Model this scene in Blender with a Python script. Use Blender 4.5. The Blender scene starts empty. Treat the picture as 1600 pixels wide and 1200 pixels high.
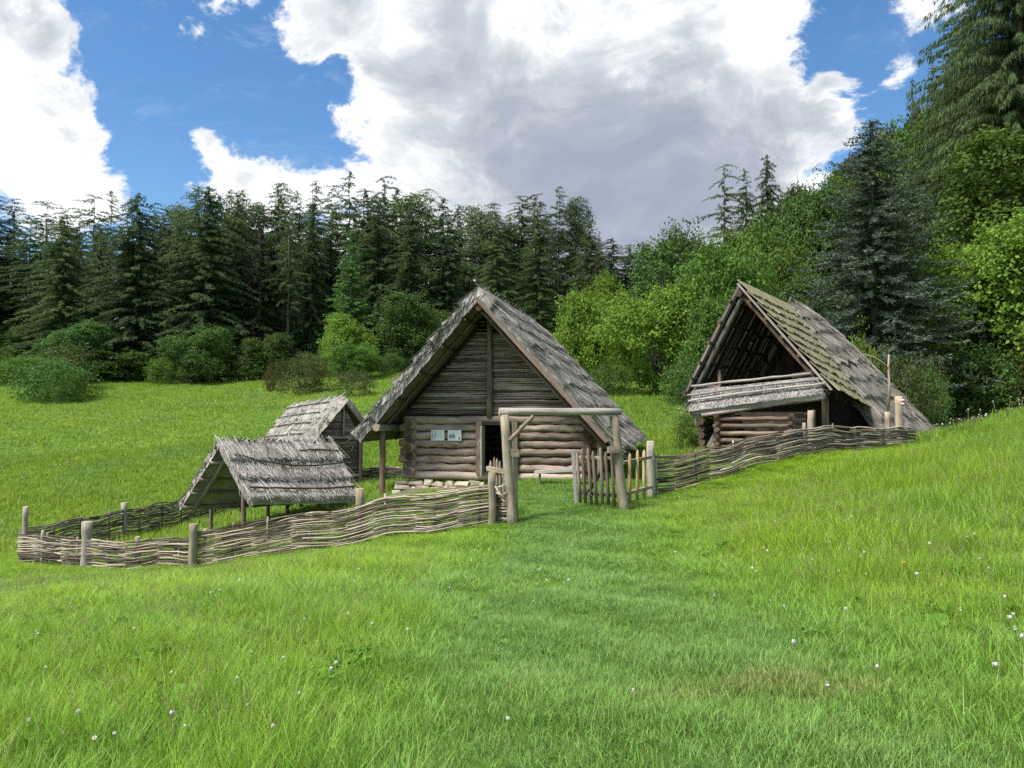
import bpy, bmesh, math, random
import numpy as np
from mathutils import Vector

# ------------------------------------------------------------------ scene, camera, sky, sun
SC = bpy.context.scene
COL = SC.collection
random.seed(7)
RNG = np.random.default_rng(11)
U = random.uniform

FPX, HOR = 1208.0, 645.0                      # focal length in photo pixels, horizon row
PITCH = math.atan((HOR - 600.0) / FPX)
CP, SP = math.cos(PITCH), math.sin(PITCH)


def ray(u, v):
    cx, cy = (u - 800.0) / FPX, -(v - 600.0) / FPX
    return (cx, CP - cy * SP, SP + cy * CP)


def W(u, v, Y):
    """world point at depth Y that the photograph shows at (u, v)"""
    r = ray(u, v)
    k = Y / r[1]
    return Vector((r[0] * k, Y, r[2] * k))


cam_d = bpy.data.cameras.new('camera')
cam_d.sensor_width = 36.0
cam_d.lens = 36.0 * FPX / 1600.0
cam_d.clip_start = 0.05
cam_d.clip_end = 3000
cam = bpy.data.objects.new('camera', cam_d)
cam.rotation_euler = (math.pi / 2 + PITCH, 0, 0)
COL.objects.link(cam)
SC.camera = cam

SUN_EL, SUN_AZ = math.radians(57), math.radians(-122)     # azimuth from +Y towards +X
CLOUD_STRENGTH = 0.66
SKY_STRENGTH = 0.10
SUN_STRENGTH = 3.3
SC.view_settings.view_transform = 'Standard'
SC.view_settings.look = 'None'
SC.view_settings.gamma = 1.0
SC.view_settings.use_curve_mapping = False
SC.view_settings.exposure = 1.1
SC.cycles.use_denoising = False

sun_d = bpy.data.lights.new('sun', 'SUN')
sun_d.energy = SUN_STRENGTH
sun_d.angle = math.radians(17)
sun_d.color = (1.0, 0.95, 0.87)
sun = bpy.data.objects.new('sun', sun_d)
sdir = Vector((math.sin(SUN_AZ) * math.cos(SUN_EL), math.cos(SUN_AZ) * math.cos(SUN_EL), math.sin(SUN_EL)))
sun.rotation_euler = sdir.to_track_quat('Z', 'Y').to_euler()
COL.objects.link(sun)

world = bpy.data.worlds.new('World')
SC.world = world
world.use_nodes = True


class NT:
    """short-hand for building node trees"""

    def __init__(self, tree):
        self.t = tree
        tree.nodes.clear()

    def n(self, kind, ins=None, **props):
        nd = self.t.nodes.new(kind)
        for k, v in props.items():
            setattr(nd, k, v)
        for k, v in (ins or {}).items():
            self.put(nd.inputs[k], v)
        return nd

    def put(self, sock, v):
        if isinstance(v, bpy.types.NodeSocket):
            self.t.links.new(v, sock)
        elif isinstance(v, bpy.types.Node):
            self.t.links.new(v.outputs[0], sock)
        else:
            sock.default_value = v

    def math(self, op, a, b=0.0, c=0.0, clamp=False):
        return self.n('ShaderNodeMath', {0: a, 1: b, 2: c}, operation=op, use_clamp=clamp).outputs[0]

    def vmath(self, op, a, b=(0, 0, 0), scale=1.0):
        nd = self.n('ShaderNodeVectorMath', {0: a, 1: b}, operation=op)
        if 'Scale' in nd.inputs:
            nd.inputs['Scale'].default_value = scale
        return nd

    def mix(self, fac, a, b):
        nd = self.n('ShaderNodeMix', data_type='RGBA')
        self.put(nd.inputs[0], fac)
        self.put(nd.inputs[6], a)
        self.put(nd.inputs[7], b)
        return nd.outputs[2]

    def ramp(self, fac, stops, interp='LINEAR'):
        nd = self.n('ShaderNodeValToRGB', {0: fac})
        cr = nd.color_ramp
        cr.interpolation = interp
        while len(cr.elements) < len(stops):
            cr.elements.new(0.5)
        for e, (p, c) in zip(cr.elements, stops):
            e.position = p
            e.color = (c[0], c[1], c[2], 1) if not isinstance(c, (int, float)) else (c, c, c, 1)
        return nd.outputs[0]

    def smooth(self, x, a, b, lo=0.0, hi=1.0):
        nd = self.n('ShaderNodeMapRange', {0: x, 1: a, 2: b, 3: lo, 4: hi}, interpolation_type='SMOOTHSTEP')
        return nd.outputs[0]


def c4(c):
    return (c[0], c[1], c[2], 1.0)


def build_sky():
    N = NT(world.node_tree)
    out = N.n('ShaderNodeOutputWorld')
    sky = N.n('ShaderNodeTexSky', sky_type='NISHITA', sun_disc=False, sun_elevation=SUN_EL, sun_rotation=SUN_AZ,
              air_density=1.0, dust_density=0.4, ozone_density=2.5)
    hs = N.n('ShaderNodeHueSaturation', {'Hue': 0.5, 'Saturation': 1.22, 'Value': 0.82, 'Color': sky.outputs[0]})
    bg = N.n('ShaderNodeBackground', {0: hs.outputs[0], 1: SKY_STRENGTH})
    d = N.vmath('NORMALIZE', N.n('ShaderNodeTexCoord').outputs['Generated']).outputs[0]
    # cloud shapes: fractal noise plus the broad masses and gaps this sky has
    warp = N.n('ShaderNodeTexNoise', {'Vector': d, 'Scale': 3.0, 'Detail': 3.0})
    dw = N.vmath('ADD', d, N.vmath('SCALE', N.vmath('SUBTRACT', warp.outputs['Color'], (.5, .5, .5)).outputs[0], scale=.16).outputs[0]).outputs[0]
    st = N.vmath('MULTIPLY', dw, (1, 1, 1.45)).outputs[0]
    n1 = N.n('ShaderNodeTexNoise', {'Vector': st, 'Scale': 5.0, 'Detail': 12.0, 'Roughness': .62, 'Lacunarity': 2.1}).outputs[0]
    blobs = [  # u, v, radius in px, weight
        (150, 35, 75, -.26), (205, 110, 80, -.26), (330, 130, 120, -.40), (445, 160, 95, -.34), (215, 230, 95, -.30),
        (250, 290, 55, -.14), (545, 135, 38, -.24), (165, 200, 60, -.10), (60, 180, 110, .22), (180, 285, 45, .2), (245, 20, 50, .2), (180, 60, 26, .12),
        (1400, 75, 150, -.36), (1250, 70, 80, -.25), (1480, 60, 120, -.22), (1300, 25, 60, -.1), (1430, 8, 80, .42), (1390, 88, 38, .40),
        (850, 210, 420, .30), (650, 60, 260, .20), (420, 260, 90, .24), (360, 235, 60, .18), (60, 130, 130, .28), (130, 290, 90, .26),
        (1230, 145, 130, .30), (1330, 150, 70, .14), (290, 15, 70, .18), (340, 60, 60, .10), (1100, 30, 160, .18), (1020, 350, 220, .34), (225, 155, 30, .22), (350, 105, 30, .26), (1300, 90, 24, .34), (40, 20, 110, .2), (230, 40, 40, .18)]
    n4 = N.n('ShaderNodeTexNoise', {'Vector': st, 'Scale': 17.0, 'Detail': 10.0, 'Roughness': .68}).outputs[0]
    dens = N.math('ADD', .5, N.math('MULTIPLY', N.math('SUBTRACT', n1, .5), 1.9))
    dens = N.math('ADD', dens, N.math('MULTIPLY', N.math('SUBTRACT', n4, .5), .55))
    for u, v, r, w in blobs:
        c = Vector(ray(u, v)).normalized()
        dist = N.vmath('DISTANCE', dw, tuple(c)).outputs['Value']
        dens = N.math('ADD', dens, N.smooth(dist, 0.0, r / FPX * 1.35, w, 0.0))
    mask = N.smooth(dens, .45, .61)
    nv = N.n('ShaderNodeTexNoise', {'Vector': N.vmath('MULTIPLY', st, (1, 1, 2.2)).outputs[0], 'Scale': 4.0, 'Detail': 9.0, 'Roughness': .7, 'Distortion': 1.2}).outputs[0]
    veil = N.math('MULTIPLY', N.smooth(nv, .52, .80), .3)
    mask = N.math('ADD', mask, N.math('MULTIPLY', N.math('SUBTRACT', 1.0, mask), veil), clamp=True)
    thick = N.smooth(dens, .52, .95)
    # shading: bright rims, grey bellies
    n2 = N.n('ShaderNodeTexNoise', {'Vector': st, 'Scale': 4.2, 'Detail': 9.0, 'Roughness': .6, 'Distortion': .5}).outputs[0]
    belly = None
    for u, v, r, w in [(900, 250, 330, .75), (1080, 300, 260, .5), (760, 250, 180, .35), (60, 60, 120, .32), (700, 100, 90, .05), (30, 300, 90, .22),
                       (1250, 260, 150, .35), (980, 120, 110, .15), (1200, 50, 100, -.3), (640, 40, 150, -.3), (900, 20, 150, -.3), (1180, 120, 110, -.3), (560, 200, 90, -.4), (1040, 350, 190, .6), (400, 270, 80, -.2)]:
        c = Vector(ray(u, v)).normalized()
        dist = N.vmath('DISTANCE', dw, tuple(c)).outputs['Value']
        b = N.smooth(dist, 0.0, r / FPX * 1.3, w, 0.0)
        belly = b if belly is None else N.math('ADD', belly, b)
    g = N.math('ADD', N.math('MULTIPLY', N.math('SUBTRACT', n2, .5), 3.0), N.math('MULTIPLY', belly, .46))
    g = N.math('MULTIPLY', N.math('ADD', g, .17), thick)
    n3 = N.n('ShaderNodeTexNoise', {'Vector': st, 'Scale': 11.0, 'Detail': 9.0, 'Roughness': .6}).outputs[0]
    g = N.math('ADD', g, N.math('MULTIPLY', N.math('SUBTRACT', n3, .5), 1.0))
    colr = N.ramp(g, [(0.0, (.80, .81, .82)), (.13, (.62, .64, .66)), (.34, (.45, .48, .53)), (.66, (.325, .36, .42)), (1.0, (.27, .31, .385))])
    cb = N.n('ShaderNodeBackground', {0: colr, 1: CLOUD_STRENGTH})
    mx = N.n('ShaderNodeMixShader', {0: mask, 1: bg.outputs[0], 2: cb.outputs[0]})
    N.put(out.inputs[0], mx.outputs[0])


build_sky()


# ------------------------------------------------------------------ objects, tags
def tag(o, label, cat, group=None, kind=None):
    if label:
        o['label'] = label
    if cat:
        o['category'] = cat
    if group:
        o['group'] = group
    if kind:
        o['kind'] = kind
    return o


def thing(name, label, cat, loc=(0, 0, 0), group=None):
    o = bpy.data.objects.new(name, None)
    o.empty_display_size = .2
    o.location = loc
    COL.objects.link(o)
    return tag(o, label, cat, group)


def root_loc(p):
    v = Vector((0, 0, 0))
    while p is not None:
        v += Vector(p.location)
        p = p.parent
    return v


def link_mesh(name, me, parent=None, loc=None):
    o = bpy.data.objects.new(name, me)
    COL.objects.link(o)
    if parent is not None:
        o.parent = parent
    if loc is not None:
        o.location = loc
    return o


class MB:
    """collects tubes, beams and other pieces (world coordinates) and links them as one mesh object"""

    def __init__(self):
        self.V, self.Fs, self.uv, self.mi, self.sm = [], [], [], [], []

    def face(self, idx, uvs, mi=0, sm=False):
        self.Fs.append(tuple(idx))
        self.uv.extend(uvs)
        self.mi.append(mi)
        self.sm.append(sm)

    def tube(self, pts, rad, sides=8, cap=True, mi=0, cmi=None, squash=1.0, wob=0.0):
        pts = [Vector(p) for p in pts]
        n = len(pts)
        if isinstance(rad, (int, float)):
            rad = [rad] * n
        axis = (pts[-1] - pts[0]).normalized()
        ref = Vector((0, 0, 1)) if abs(axis.z) < .8 else Vector((0, 1, 0))
        b0 = len(self.V)
        ph = U(0, 6.28)
        off, vo = U(0, 50), U(0, 50)
        lens = [0.0]
        wb = [1 + U(-wob, wob) for _ in range(sides)]
        for i in range(n):
            t = (pts[min(i + 1, n - 1)] - pts[max(i - 1, 0)]).normalized()
            s = t.cross(ref).normalized()
            q = s.cross(t)
            if i:
                lens.append(lens[-1] + (pts[i] - pts[i - 1]).length)
            for j in range(sides):
                a = ph + 6.2832 * j / sides
                r = rad[i] * wb[j]
                self.V.append(pts[i] + s * (math.cos(a) * r) + q * (math.sin(a) * r * squash))
        circ = 6.2832 * max(rad)
        for i in range(n - 1):
            for j in range(sides):
                k = (j + 1) % sides
                self.face((b0 + i * sides + j, b0 + i * sides + k, b0 + (i + 1) * sides + k, b0 + (i + 1) * sides + j),
                          [(off + circ * j / sides, vo + lens[i]), (off + circ * (j + 1) / sides, vo + lens[i]),
                           (off + circ * (j + 1) / sides, vo + lens[i + 1]), (off + circ * j / sides, vo + lens[i + 1])], mi, True)
        if cap:
            cm = mi if cmi is None else cmi
            cu = [(off + .05 * math.cos(6.28 * j / sides), vo + .05 * math.sin(6.28 * j / sides)) for j in range(sides)]
            self.face([b0 + j for j in range(sides)][::-1], cu, cm)
            self.face([b0 + (n - 1) * sides + j for j in range(sides)], cu, cm)
        return self

    def log(self, a, b, r, r2=None, sides=10, seg=6, wander=.012, cmi=None, mi=0, knob=.05):
        a, b = Vector(a), Vector(b)
        r2 = r if r2 is None else r2
        pts, rad = [], []
        for i in range(seg + 1):
            t = i / seg
            p = a.lerp(b, t)
            if 0 < i < seg:
                p = p + Vector((U(-1, 1), U(-1, 1), U(-1, 1))) * wander
            pts.append(p)
            rad.append((r + (r2 - r) * t) * (1 + U(-knob, knob)))
        return self.tube(pts, rad, sides, True, mi, cmi, wob=knob)

    def beam(self, a, b, w, h, up=(0, 0, 1), mi=0, jit=0.0):
        """box from a to b: w across, h along up"""
        a, b, up = Vector(a), Vector(b), Vector(up)
        t = (b - a).normalized()
        s = t.cross(up).normalized()
        q = s.cross(t)
        b0 = len(self.V)
        L = (b - a).length
        o, vo = U(0, 50), U(0, 50)
        for p in (a, b):
            for (i, j) in ((-1, -1), (1, -1), (1, 1), (-1, 1)):
                self.V.append(p + s * (i * w / 2 + U(-jit, jit)) + q * (j * h / 2 + U(-jit, jit)) + t * U(-jit, jit))
        dims = [w, h, w, h]
        uo = o
        for j in range(4):
            k = (j + 1) % 4
            self.face((b0 + j, b0 + k, b0 + 4 + k, b0 + 4 + j),
                      [(uo, vo), (uo + dims[j], vo), (uo + dims[j], vo + L), (uo, vo + L)], mi)
            uo += dims[j]
        e = [(o, vo), (o + w, vo), (o + w, vo + h), (o, vo + h)]
        self.face((b0 + 3, b0 + 2, b0 + 1, b0), e, mi)
        self.face((b0 + 4, b0 + 5, b0 + 6, b0 + 7), e, mi)
        return self

    def quad(self, a, b, c, d, mi=0):
        b0 = len(self.V)
        self.V += [Vector(a), Vector(b), Vector(c), Vector(d)]
        la, lb = (Vector(b) - Vector(a)).length, (Vector(d) - Vector(a)).length
        self.face((b0, b0 + 1, b0 + 2, b0 + 3), [(0, 0), (la, 0), (la, lb), (0, lb)], mi)
        return self

    def build(self, name, mats, parent=None, kind=None, label=None):
        off = root_loc(parent)
        me = bpy.data.meshes.new(name)
        me.from_pydata([tuple(v - off) for v in self.V], [], self.Fs)
        uvl = me.uv_layers.new(name='UVMap')
        uvl.data.foreach_set('uv', np.array(self.uv, dtype=np.float32).ravel())
        me.polygons.foreach_set('material_index', np.array(self.mi, dtype=np.int32))
        me.polygons.foreach_set('use_smooth', np.array(self.sm, dtype=bool))
        for m in (mats if isinstance(mats, (list, tuple)) else [mats]):
            me.materials.append(m)
        o = link_mesh(name, me, parent)
        if kind:
            o['kind'] = kind
        if label:
            o['label'] = label
        return o


def np_mesh(name, verts, faces, mats, uv=None, mi=None, smooth=False):
    """verts (N,3), faces (M,k) -> mesh data"""
    me = bpy.data.meshes.new(name)
    verts = np.asarray(verts, dtype=np.float32)
    faces = np.asarray(faces, dtype=np.int32)
    m, k = faces.shape
    me.vertices.add(len(verts))
    me.vertices.foreach_set('co', verts.ravel())
    me.loops.add(m * k)
    me.loops.foreach_set('vertex_index', faces.ravel())
    me.polygons.add(m)
    me.polygons.foreach_set('loop_start', np.arange(0, m * k, k, dtype=np.int32))
    if mi is not None:
        me.polygons.foreach_set('material_index', np.asarray(mi, dtype=np.int32))
    if smooth:
        me.polygons.foreach_set('use_smooth', np.ones(m, dtype=bool))
    if uv is not None:
        l = me.uv_layers.new(name='UVMap')
        l.data.foreach_set('uv', np.asarray(uv, dtype=np.float32).ravel())
    for mt in (mats if isinstance(mats, (list, tuple)) else [mats]):
        me.materials.append(mt)
    me.update(calc_edges=True)
    return me


def strips_mesh(name, p0, p1, w, mats, tip=.45, side_ref=None, p_mid=None):
    """thin flat strips from p0 to p1 with half width w along a side vector"""
    p0, p1 = np.asarray(p0), np.asarray(p1)
    d = p1 - p0
    if side_ref is None:
        side_ref = RNG.normal(size=p0.shape)
    s = np.cross(d, side_ref)
    s /= np.linalg.norm(s, axis=1, keepdims=True) + 1e-9
    s *= np.asarray(w).reshape(-1, 1)
    n = len(p0)
    if p_mid is None:
        V = np.stack([p0 - s, p0 + s, p1 + s * tip, p1 - s * tip], 1).reshape(-1, 3)
        Fq = np.arange(n * 4).reshape(n, 4)
    else:
        V = np.stack([p0 - s, p0 + s, p_mid + s, p_mid - s, p1 + s * tip, p1 - s * tip], 1).reshape(-1, 3)
        b = np.arange(n)[:, None] * 6
        Fq = np.concatenate([b + np.array([[0, 1, 2, 3]]), b + np.array([[3, 2, 4, 5]])], 0)
    return np_mesh(name, V, Fq, mats)


# ------------------------------------------------------------------ materials
def new_mat(name):
    m = bpy.data.materials.new(name)
    m.use_nodes = True
    N = NT(m.node_tree)
    out = N.n('ShaderNodeOutputMaterial')
    return m, N, out


def wood_mat(name, dark, mid, light, stain=None, rough=.85, bump=.5, streak=1.0, var=.16):
    """weathered wood: grain runs along v of the UV map, checks and knots, tone differs per piece"""
    m, N, out = new_mat(name)
    uv = N.n('ShaderNodeUVMap').outputs[0]
    info = N.n('ShaderNodeObjectInfo').outputs['Random']
    shift = N.n('ShaderNodeCombineXYZ', {0: N.math('MULTIPLY', info, 37.0), 1: N.math('MULTIPLY', info, 91.0), 2: N.math('MULTIPLY', info, 13.0)})
    p = N.vmath('ADD', uv, shift.outputs[0]).outputs[0]
    g1 = N.n('ShaderNodeTexNoise', {'Vector': N.vmath('MULTIPLY', p, (38, 2.2 * streak, 1)).outputs[0], 'Scale': 1.0, 'Detail': 6.0, 'Roughness': .65, 'Distortion': .6}).outputs[0]
    g2 = N.n('ShaderNodeTexNoise', {'Vector': N.vmath('MULTIPLY', p, (7, .9, 1)).outputs[0], 'Scale': 1.0, 'Detail': 4.0, 'Roughness': .6}).outputs[0]
    g3 = N.n('ShaderNodeTexNoise', {'Vector': N.vmath('MULTIPLY', p, (90, 3.0, 1)).outputs[0], 'Scale': 1.0, 'Detail': 3.0}).outputs[0]
    f = N.math('ADD', N.math('MULTIPLY', g1, .62), N.math('MULTIPLY', g2, .48))
    f = N.math('ADD', f, N.math('MULTIPLY', N.math('SUBTRACT', info, .5), var))
    c = N.ramp(f, [(.36, dark), (.54, mid), (.74, light)])
    crack = N.smooth(g3, .36, .30)
    c = N.mix(N.math('MULTIPLY', crack, .7), c, c4([x * .35 for x in dark]))
    if stain:
        sn = N.n('ShaderNodeTexNoise', {'Vector': N.vmath('MULTIPLY', p, (4, 1.6, 1)).outputs[0], 'Scale': 1.0, 'Detail': 5.0}).outputs[0]
        c = N.mix(N.math('MULTIPLY', N.smooth(sn, .5, .68), .75), c, c4(stain))
    b = N.n('ShaderNodeBump', {'Strength': bump, 'Distance': .01, 'Height': N.math('SUBTRACT', f, N.math('MULTIPLY', crack, .5))})
    bs = N.n('ShaderNodeBsdfPrincipled', {'Base Color': c, 'Roughness': rough, 'Normal': b.outputs[0]})
    bs.inputs['Specular IOR Level'].default_value = .25
    N.put(out.inputs[0], bs.outputs[0])
    return m


def simple_mat(name, c1, c2, scale=6.0, rough=.9, bump=.3):
    m, N, out = new_mat(name)
    co = N.n('ShaderNodeTexCoord').outputs['Object']
    n = N.n('ShaderNodeTexNoise', {'Vector': co, 'Scale': scale, 'Detail': 7.0, 'Roughness': .65}).outputs[0]
    info = N.n('ShaderNodeObjectInfo').outputs['Random']
    f = N.math('ADD', n, N.math('MULTIPLY', N.math('SUBTRACT', info, .5), .3))
    c = N.ramp(f, [(.32, c1), (.68, c2)])
    b = N.n('ShaderNodeBump', {'Strength': bump, 'Distance': .02, 'Height': n})
    bs = N.n('ShaderNodeBsdfPrincipled', {'Base Color': c, 'Roughness': rough, 'Normal': b.outputs[0]})
    bs.inputs['Specular IOR Level'].default_value = .2
    N.put(out.inputs[0], bs.outputs[0])
    return m


def straw_mat(name, stops, patch=None, patch_scale=1.2):
    """reed / straw: every stalk its own tone, broad weathered patches"""
    m, N, out = new_mat(name)
    isl = N.n('ShaderNodeNewGeometry').outputs['Random Per Island']
    co = N.n('ShaderNodeTexCoord').outputs['Object']
    n = N.n('ShaderNodeTexNoise', {'Vector': co, 'Scale': patch_scale, 'Detail': 6.0, 'Roughness': .7}).outputs[0]
    fine = N.n('ShaderNodeTexNoise', {'Vector': co, 'Scale': 22.0, 'Detail': 4.0}).outputs[0]
    f = N.math('ADD', N.math('MULTIPLY', isl, .42), N.math('MULTIPLY', n, .72))
    f = N.math('ADD', f, N.math('MULTIPLY', N.math('SUBTRACT', fine, .5), .35))
    c = N.ramp(f, stops)
    if patch:
        pn = N.n('ShaderNodeTexNoise', {'Vector': co, 'Scale': 2.1, 'Detail': 5.0, 'Roughness': .6}).outputs[0]
        c = N.mix(N.math('MULTIPLY', N.smooth(pn, .52, .68), .6), c, c4(patch))
    bs = N.n('ShaderNodeBsdfPrincipled', {'Base Color': c, 'Roughness': .8})
    bs.inputs['Specular IOR Level'].default_value = .25
    N.put(out.inputs[0], bs.outputs[0])
    return m


def leaf_mat(name, c1, c2, trans=.35, vary=.25, rough=.55, tint=None):
    """leaves: tone per leaf and per tree, light shines through"""
    m, N, out = new_mat(name)
    isl = N.n('ShaderNodeNewGeometry').outputs['Random Per Island']
    info = N.n('ShaderNodeObjectInfo').outputs['Random']
    co = N.n('ShaderNodeTexCoord').outputs['Object']
    n = N.n('ShaderNodeTexNoise', {'Vector': co, 'Scale': .55, 'Detail': 3.0}).outputs[0]
    f = N.math('ADD', N.math('MULTIPLY', isl, .6), N.math('MULTIPLY', N.math('SUBTRACT', n, .3), .7))
    c = N.mix(N.math('ADD', f, 0.0, clamp=True), c4(c1), c4(c2))
    if tint:
        c = N.mix(N.smooth(info, .5, .9), c, c4(tint))
    hs = N.n('ShaderNodeHueSaturation', {'Hue': N.math('ADD', .5 - .008, N.math('MULTIPLY', info, .02)), 'Saturation': 1.0,
                                        'Value': N.math('ADD', 1 - vary, N.math('MULTIPLY', info, 2 * vary)), 'Color': c})
    bs = N.n('ShaderNodeBsdfPrincipled', {'Base Color': hs.outputs[0], 'Roughness': rough})
    bs.inputs['Specular IOR Level'].default_value = .08
    tr = N.n('ShaderNodeBsdfTranslucent', {'Color': hs.outputs[0]})
    mx = N.n('ShaderNodeMixShader', {0: trans, 1: bs.outputs[0], 2: tr.outputs[0]})
    N.put(out.inputs[0], mx.outputs[0])
    return m


def grass_mat():
    """blades: 'tint' 0 = short bluish path grass, 1 = lush yellow-green meadow; 'dry' = straw coloured"""
    m, N, out = new_mat('grass_blades')
    tint = N.n('ShaderNodeAttribute', attribute_type='INSTANCER', attribute_name='tint').outputs['Fac']
    dry = N.n('ShaderNodeAttribute', attribute_type='INSTANCER', attribute_name='dry').outputs['Fac']
    isl = N.n('ShaderNodeNewGeometry').outputs['Random Per Island']
    c = N.ramp(tint, [(0.0, (.20, .35, .088)), (.45, (.21, .36, .048)), (1.0, (.258, .395, .028))])
    c = N.mix(N.math('MULTIPLY', dry, .8), c, (.36, .33, .13, 1))
    c = N.mix(N.math('MULTIPLY', N.smooth(isl, .955, .97), .75), c, (.33, .30, .14, 1))
    hs = N.n('ShaderNodeHueSaturation', {'Hue': N.math('ADD', .485, N.math('MULTIPLY', isl, .03)), 'Saturation': 1.0,
                                        'Value': N.math('ADD', .5, N.math('MULTIPLY', isl, 1.0)), 'Color': c})
    bs = N.n('ShaderNodeBsdfPrincipled', {'Base Color': hs.outputs[0], 'Roughness': .5})
    bs.inputs['Specular IOR Level'].default_value = .3
    tr = N.n('ShaderNodeBsdfTranslucent', {'Color': hs.outputs[0]})
    mx = N.n('ShaderNodeMixShader', {0: .42, 1: bs.outputs[0], 2: tr.outputs[0]})
    N.put(out.inputs[0], mx.outputs[0])
    return m


def ground_mat():
    m, N, out = new_mat('meadow_soil')
    co = N.n('ShaderNodeTexCoord').outputs['Object']
    a = N.n('ShaderNodeTexNoise', {'Vector': co, 'Scale': .35, 'Detail': 6.0, 'Roughness': .6}).outputs[0]
    b = N.n('ShaderNodeTexNoise', {'Vector': co, 'Scale': 5.0, 'Detail': 8.0, 'Roughness': .7}).outputs[0]
    c = N.ramp(N.math('ADD', N.math('MULTIPLY', a, .6), N.math('MULTIPLY', b, .4)),
               [(.35, (.045, .085, .014)), (.5, (.08, .145, .018)), (.65, (.115, .19, .024))])
    bp = N.n('ShaderNodeBump', {'Strength': .8, 'Distance': .06, 'Height': b})
    bs = N.n('ShaderNodeBsdfPrincipled', {'Base Color': c, 'Roughness': .95, 'Normal': bp.outputs[0]})
    bs.inputs['Specular IOR Level'].default_value = .1
    N.put(out.inputs[0], bs.outputs[0])
    return m


M = {}
M['ground'] = ground_mat()
M['grass'] = grass_mat()
M['log'] = wood_mat('weathered_log', (.10, .076, .058), (.30, .232, .18), (.56, .455, .37), stain=(.13, .10, .082))
M['log_pale'] = wood_mat('pale_sill_log', (.28, .225, .17), (.46, .39, .30), (.6, .53, .43))
M['lath'] = wood_mat('grey_gable_lath', (.055, .044, .039), (.20, .165, .145), (.46, .40, .36), stain=(.24, .14, .075), streak=.7, var=.3)
M['grey'] = wood_mat('silver_grey_pole', (.14, .13, .115), (.29, .27, .24), (.46, .43, .38))
M['brown'] = wood_mat('brown_pole', (.07, .05, .036), (.165, .122, .09), (.28, .22, .17))
M['red'] = wood_mat('reddish_post', (.11, .07, .047), (.22, .15, .105), (.34, .25, .185), stain=(.10, .08, .065))
M['dark'] = wood_mat('old_and_shaded_wood', (.022, .018, .015), (.055, .045, .038), (.10, .085, .072))  # old wood; its dark tone also paints the shade inside the barn
M['endgrain'] = simple_mat('end_grain', (.05, .035, .025), (.14, .10, .07), 25)
M['endpale'] = simple_mat('pale_end_grain', (.30, .24, .16), (.48, .40, .29), 25)
M['withy'] = wood_mat('wattle_withy', (.06, .045, .035), (.215, .17, .132), (.50, .42, .34), streak=.5, var=.42)
M['withy_dark'] = wood_mat('old_wattle_withy', (.055, .044, .035), (.155, .128, .10), (.33, .28, .225), streak=.5, var=.35)
M['stake'] = wood_mat('grey_stake', (.12, .105, .085), (.25, .225, .18), (.42, .385, .315))
M['gatewood'] = wood_mat('gate_timber', (.11, .092, .062), (.25, .215, .155), (.40, .355, .27), stain=(.16, .115, .07))
M['picket'] = wood_mat('old_picket', (.095, .072, .052), (.21, .165, .122), (.34, .285, .22))
M['picket_new'] = wood_mat('fresh_picket', (.25, .17, .07), (.42, .31, .145), (.56, .44, .24))
M['stripped'] = wood_mat('stripped_pale_post', (.20, .155, .105), (.36, .30, .22), (.50, .44, .34), stain=(.24, .17, .10))
M['shingle'] = wood_mat('mossy_shingle', (.10, .09, .055), (.235, .21, .125), (.38, .35, .23), stain=(.16, .17, .07), streak=.8)
M['thatch'] = straw_mat('grey_thatch', [(.18, (.05, .045, .04)), (.42, (.165, .153, .14)), (.66, (.31, .295, .275)), (.9, (.50, .48, .45))])
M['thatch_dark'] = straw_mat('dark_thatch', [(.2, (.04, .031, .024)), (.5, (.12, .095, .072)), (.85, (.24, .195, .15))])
M['thatch_barn'] = straw_mat('brown_grey_thatch', [(.18, (.07, .06, .05)), (.42, (.195, .175, .15)), (.66, (.34, .315, .28)), (.9, (.52, .49, .44))], patch=(.15, .145, .09))
M['thatch_pale'] = straw_mat('pale_thatch', [(.15, (.11, .10, .085)), (.4, (.25, .235, .205)), (.65, (.40, .38, .335)), (.9, (.58, .56, .50))])
M['thatch_shed'] = straw_mat('brittle_thatch', [(.16, (.045, .04, .034)), (.40, (.155, .142, .126)), (.64, (.33, .31, .285)), (.9, (.58, .555, .51))], patch=(.095, .08, .06))
M['stone'] = simple_mat('pale_stone', (.28, .235, .175), (.54, .47, .365), 5, bump=.6)
M['earth'] = simple_mat('trodden_earth', (.09, .075, .05), (.20, .165, .115), 6)
M['white'] = simple_mat('sign_paper', (.76, .80, .76), (.80, .84, .80), 8, rough=.4, bump=0)
M['ink'] = simple_mat('sign_ink', (.16, .18, .18), (.24, .26, .26), 10, rough=.5, bump=0)
M['pale_ink'] = simple_mat('sign_pale_ink', (.40, .46, .47), (.52, .58, .58), 10, rough=.5, bump=0)
M['photo_blue'] = simple_mat('sign_picture', (.16, .25, .30), (.45, .56, .58), 30, rough=.5, bump=0)
M['signframe'] = simple_mat('sign_frame', (.78, .77, .72), (.84, .83, .78), 8, rough=.5, bump=0)
M['paint_red'] = simple_mat('red_paint', (.45, .03, .025), (.55, .05, .04), 20, rough=.6)
M['paint_white'] = simple_mat('white_paint', (.7, .7, .68), (.8, .8, .78), 20, rough=.6)
M['iron'] = simple_mat('black_iron', (.015, .015, .015), (.04, .035, .03), 20, rough=.6)
M['bark'] = wood_mat('conifer_bark', (.055, .044, .037), (.13, .107, .09), (.22, .19, .165))
M['bark_pale'] = wood_mat('broadleaf_bark', (.06, .052, .042), (.13, .115, .095), (.22, .2, .17))
M['larch'] = leaf_mat('larch_needles', (.058, .096, .04), (.115, .165, .064), .38, .22, tint=(.112, .15, .058))
M['larch_young'] = leaf_mat('young_larch_needles', (.08, .17, .045), (.15, .27, .075), .3, .1)
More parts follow.
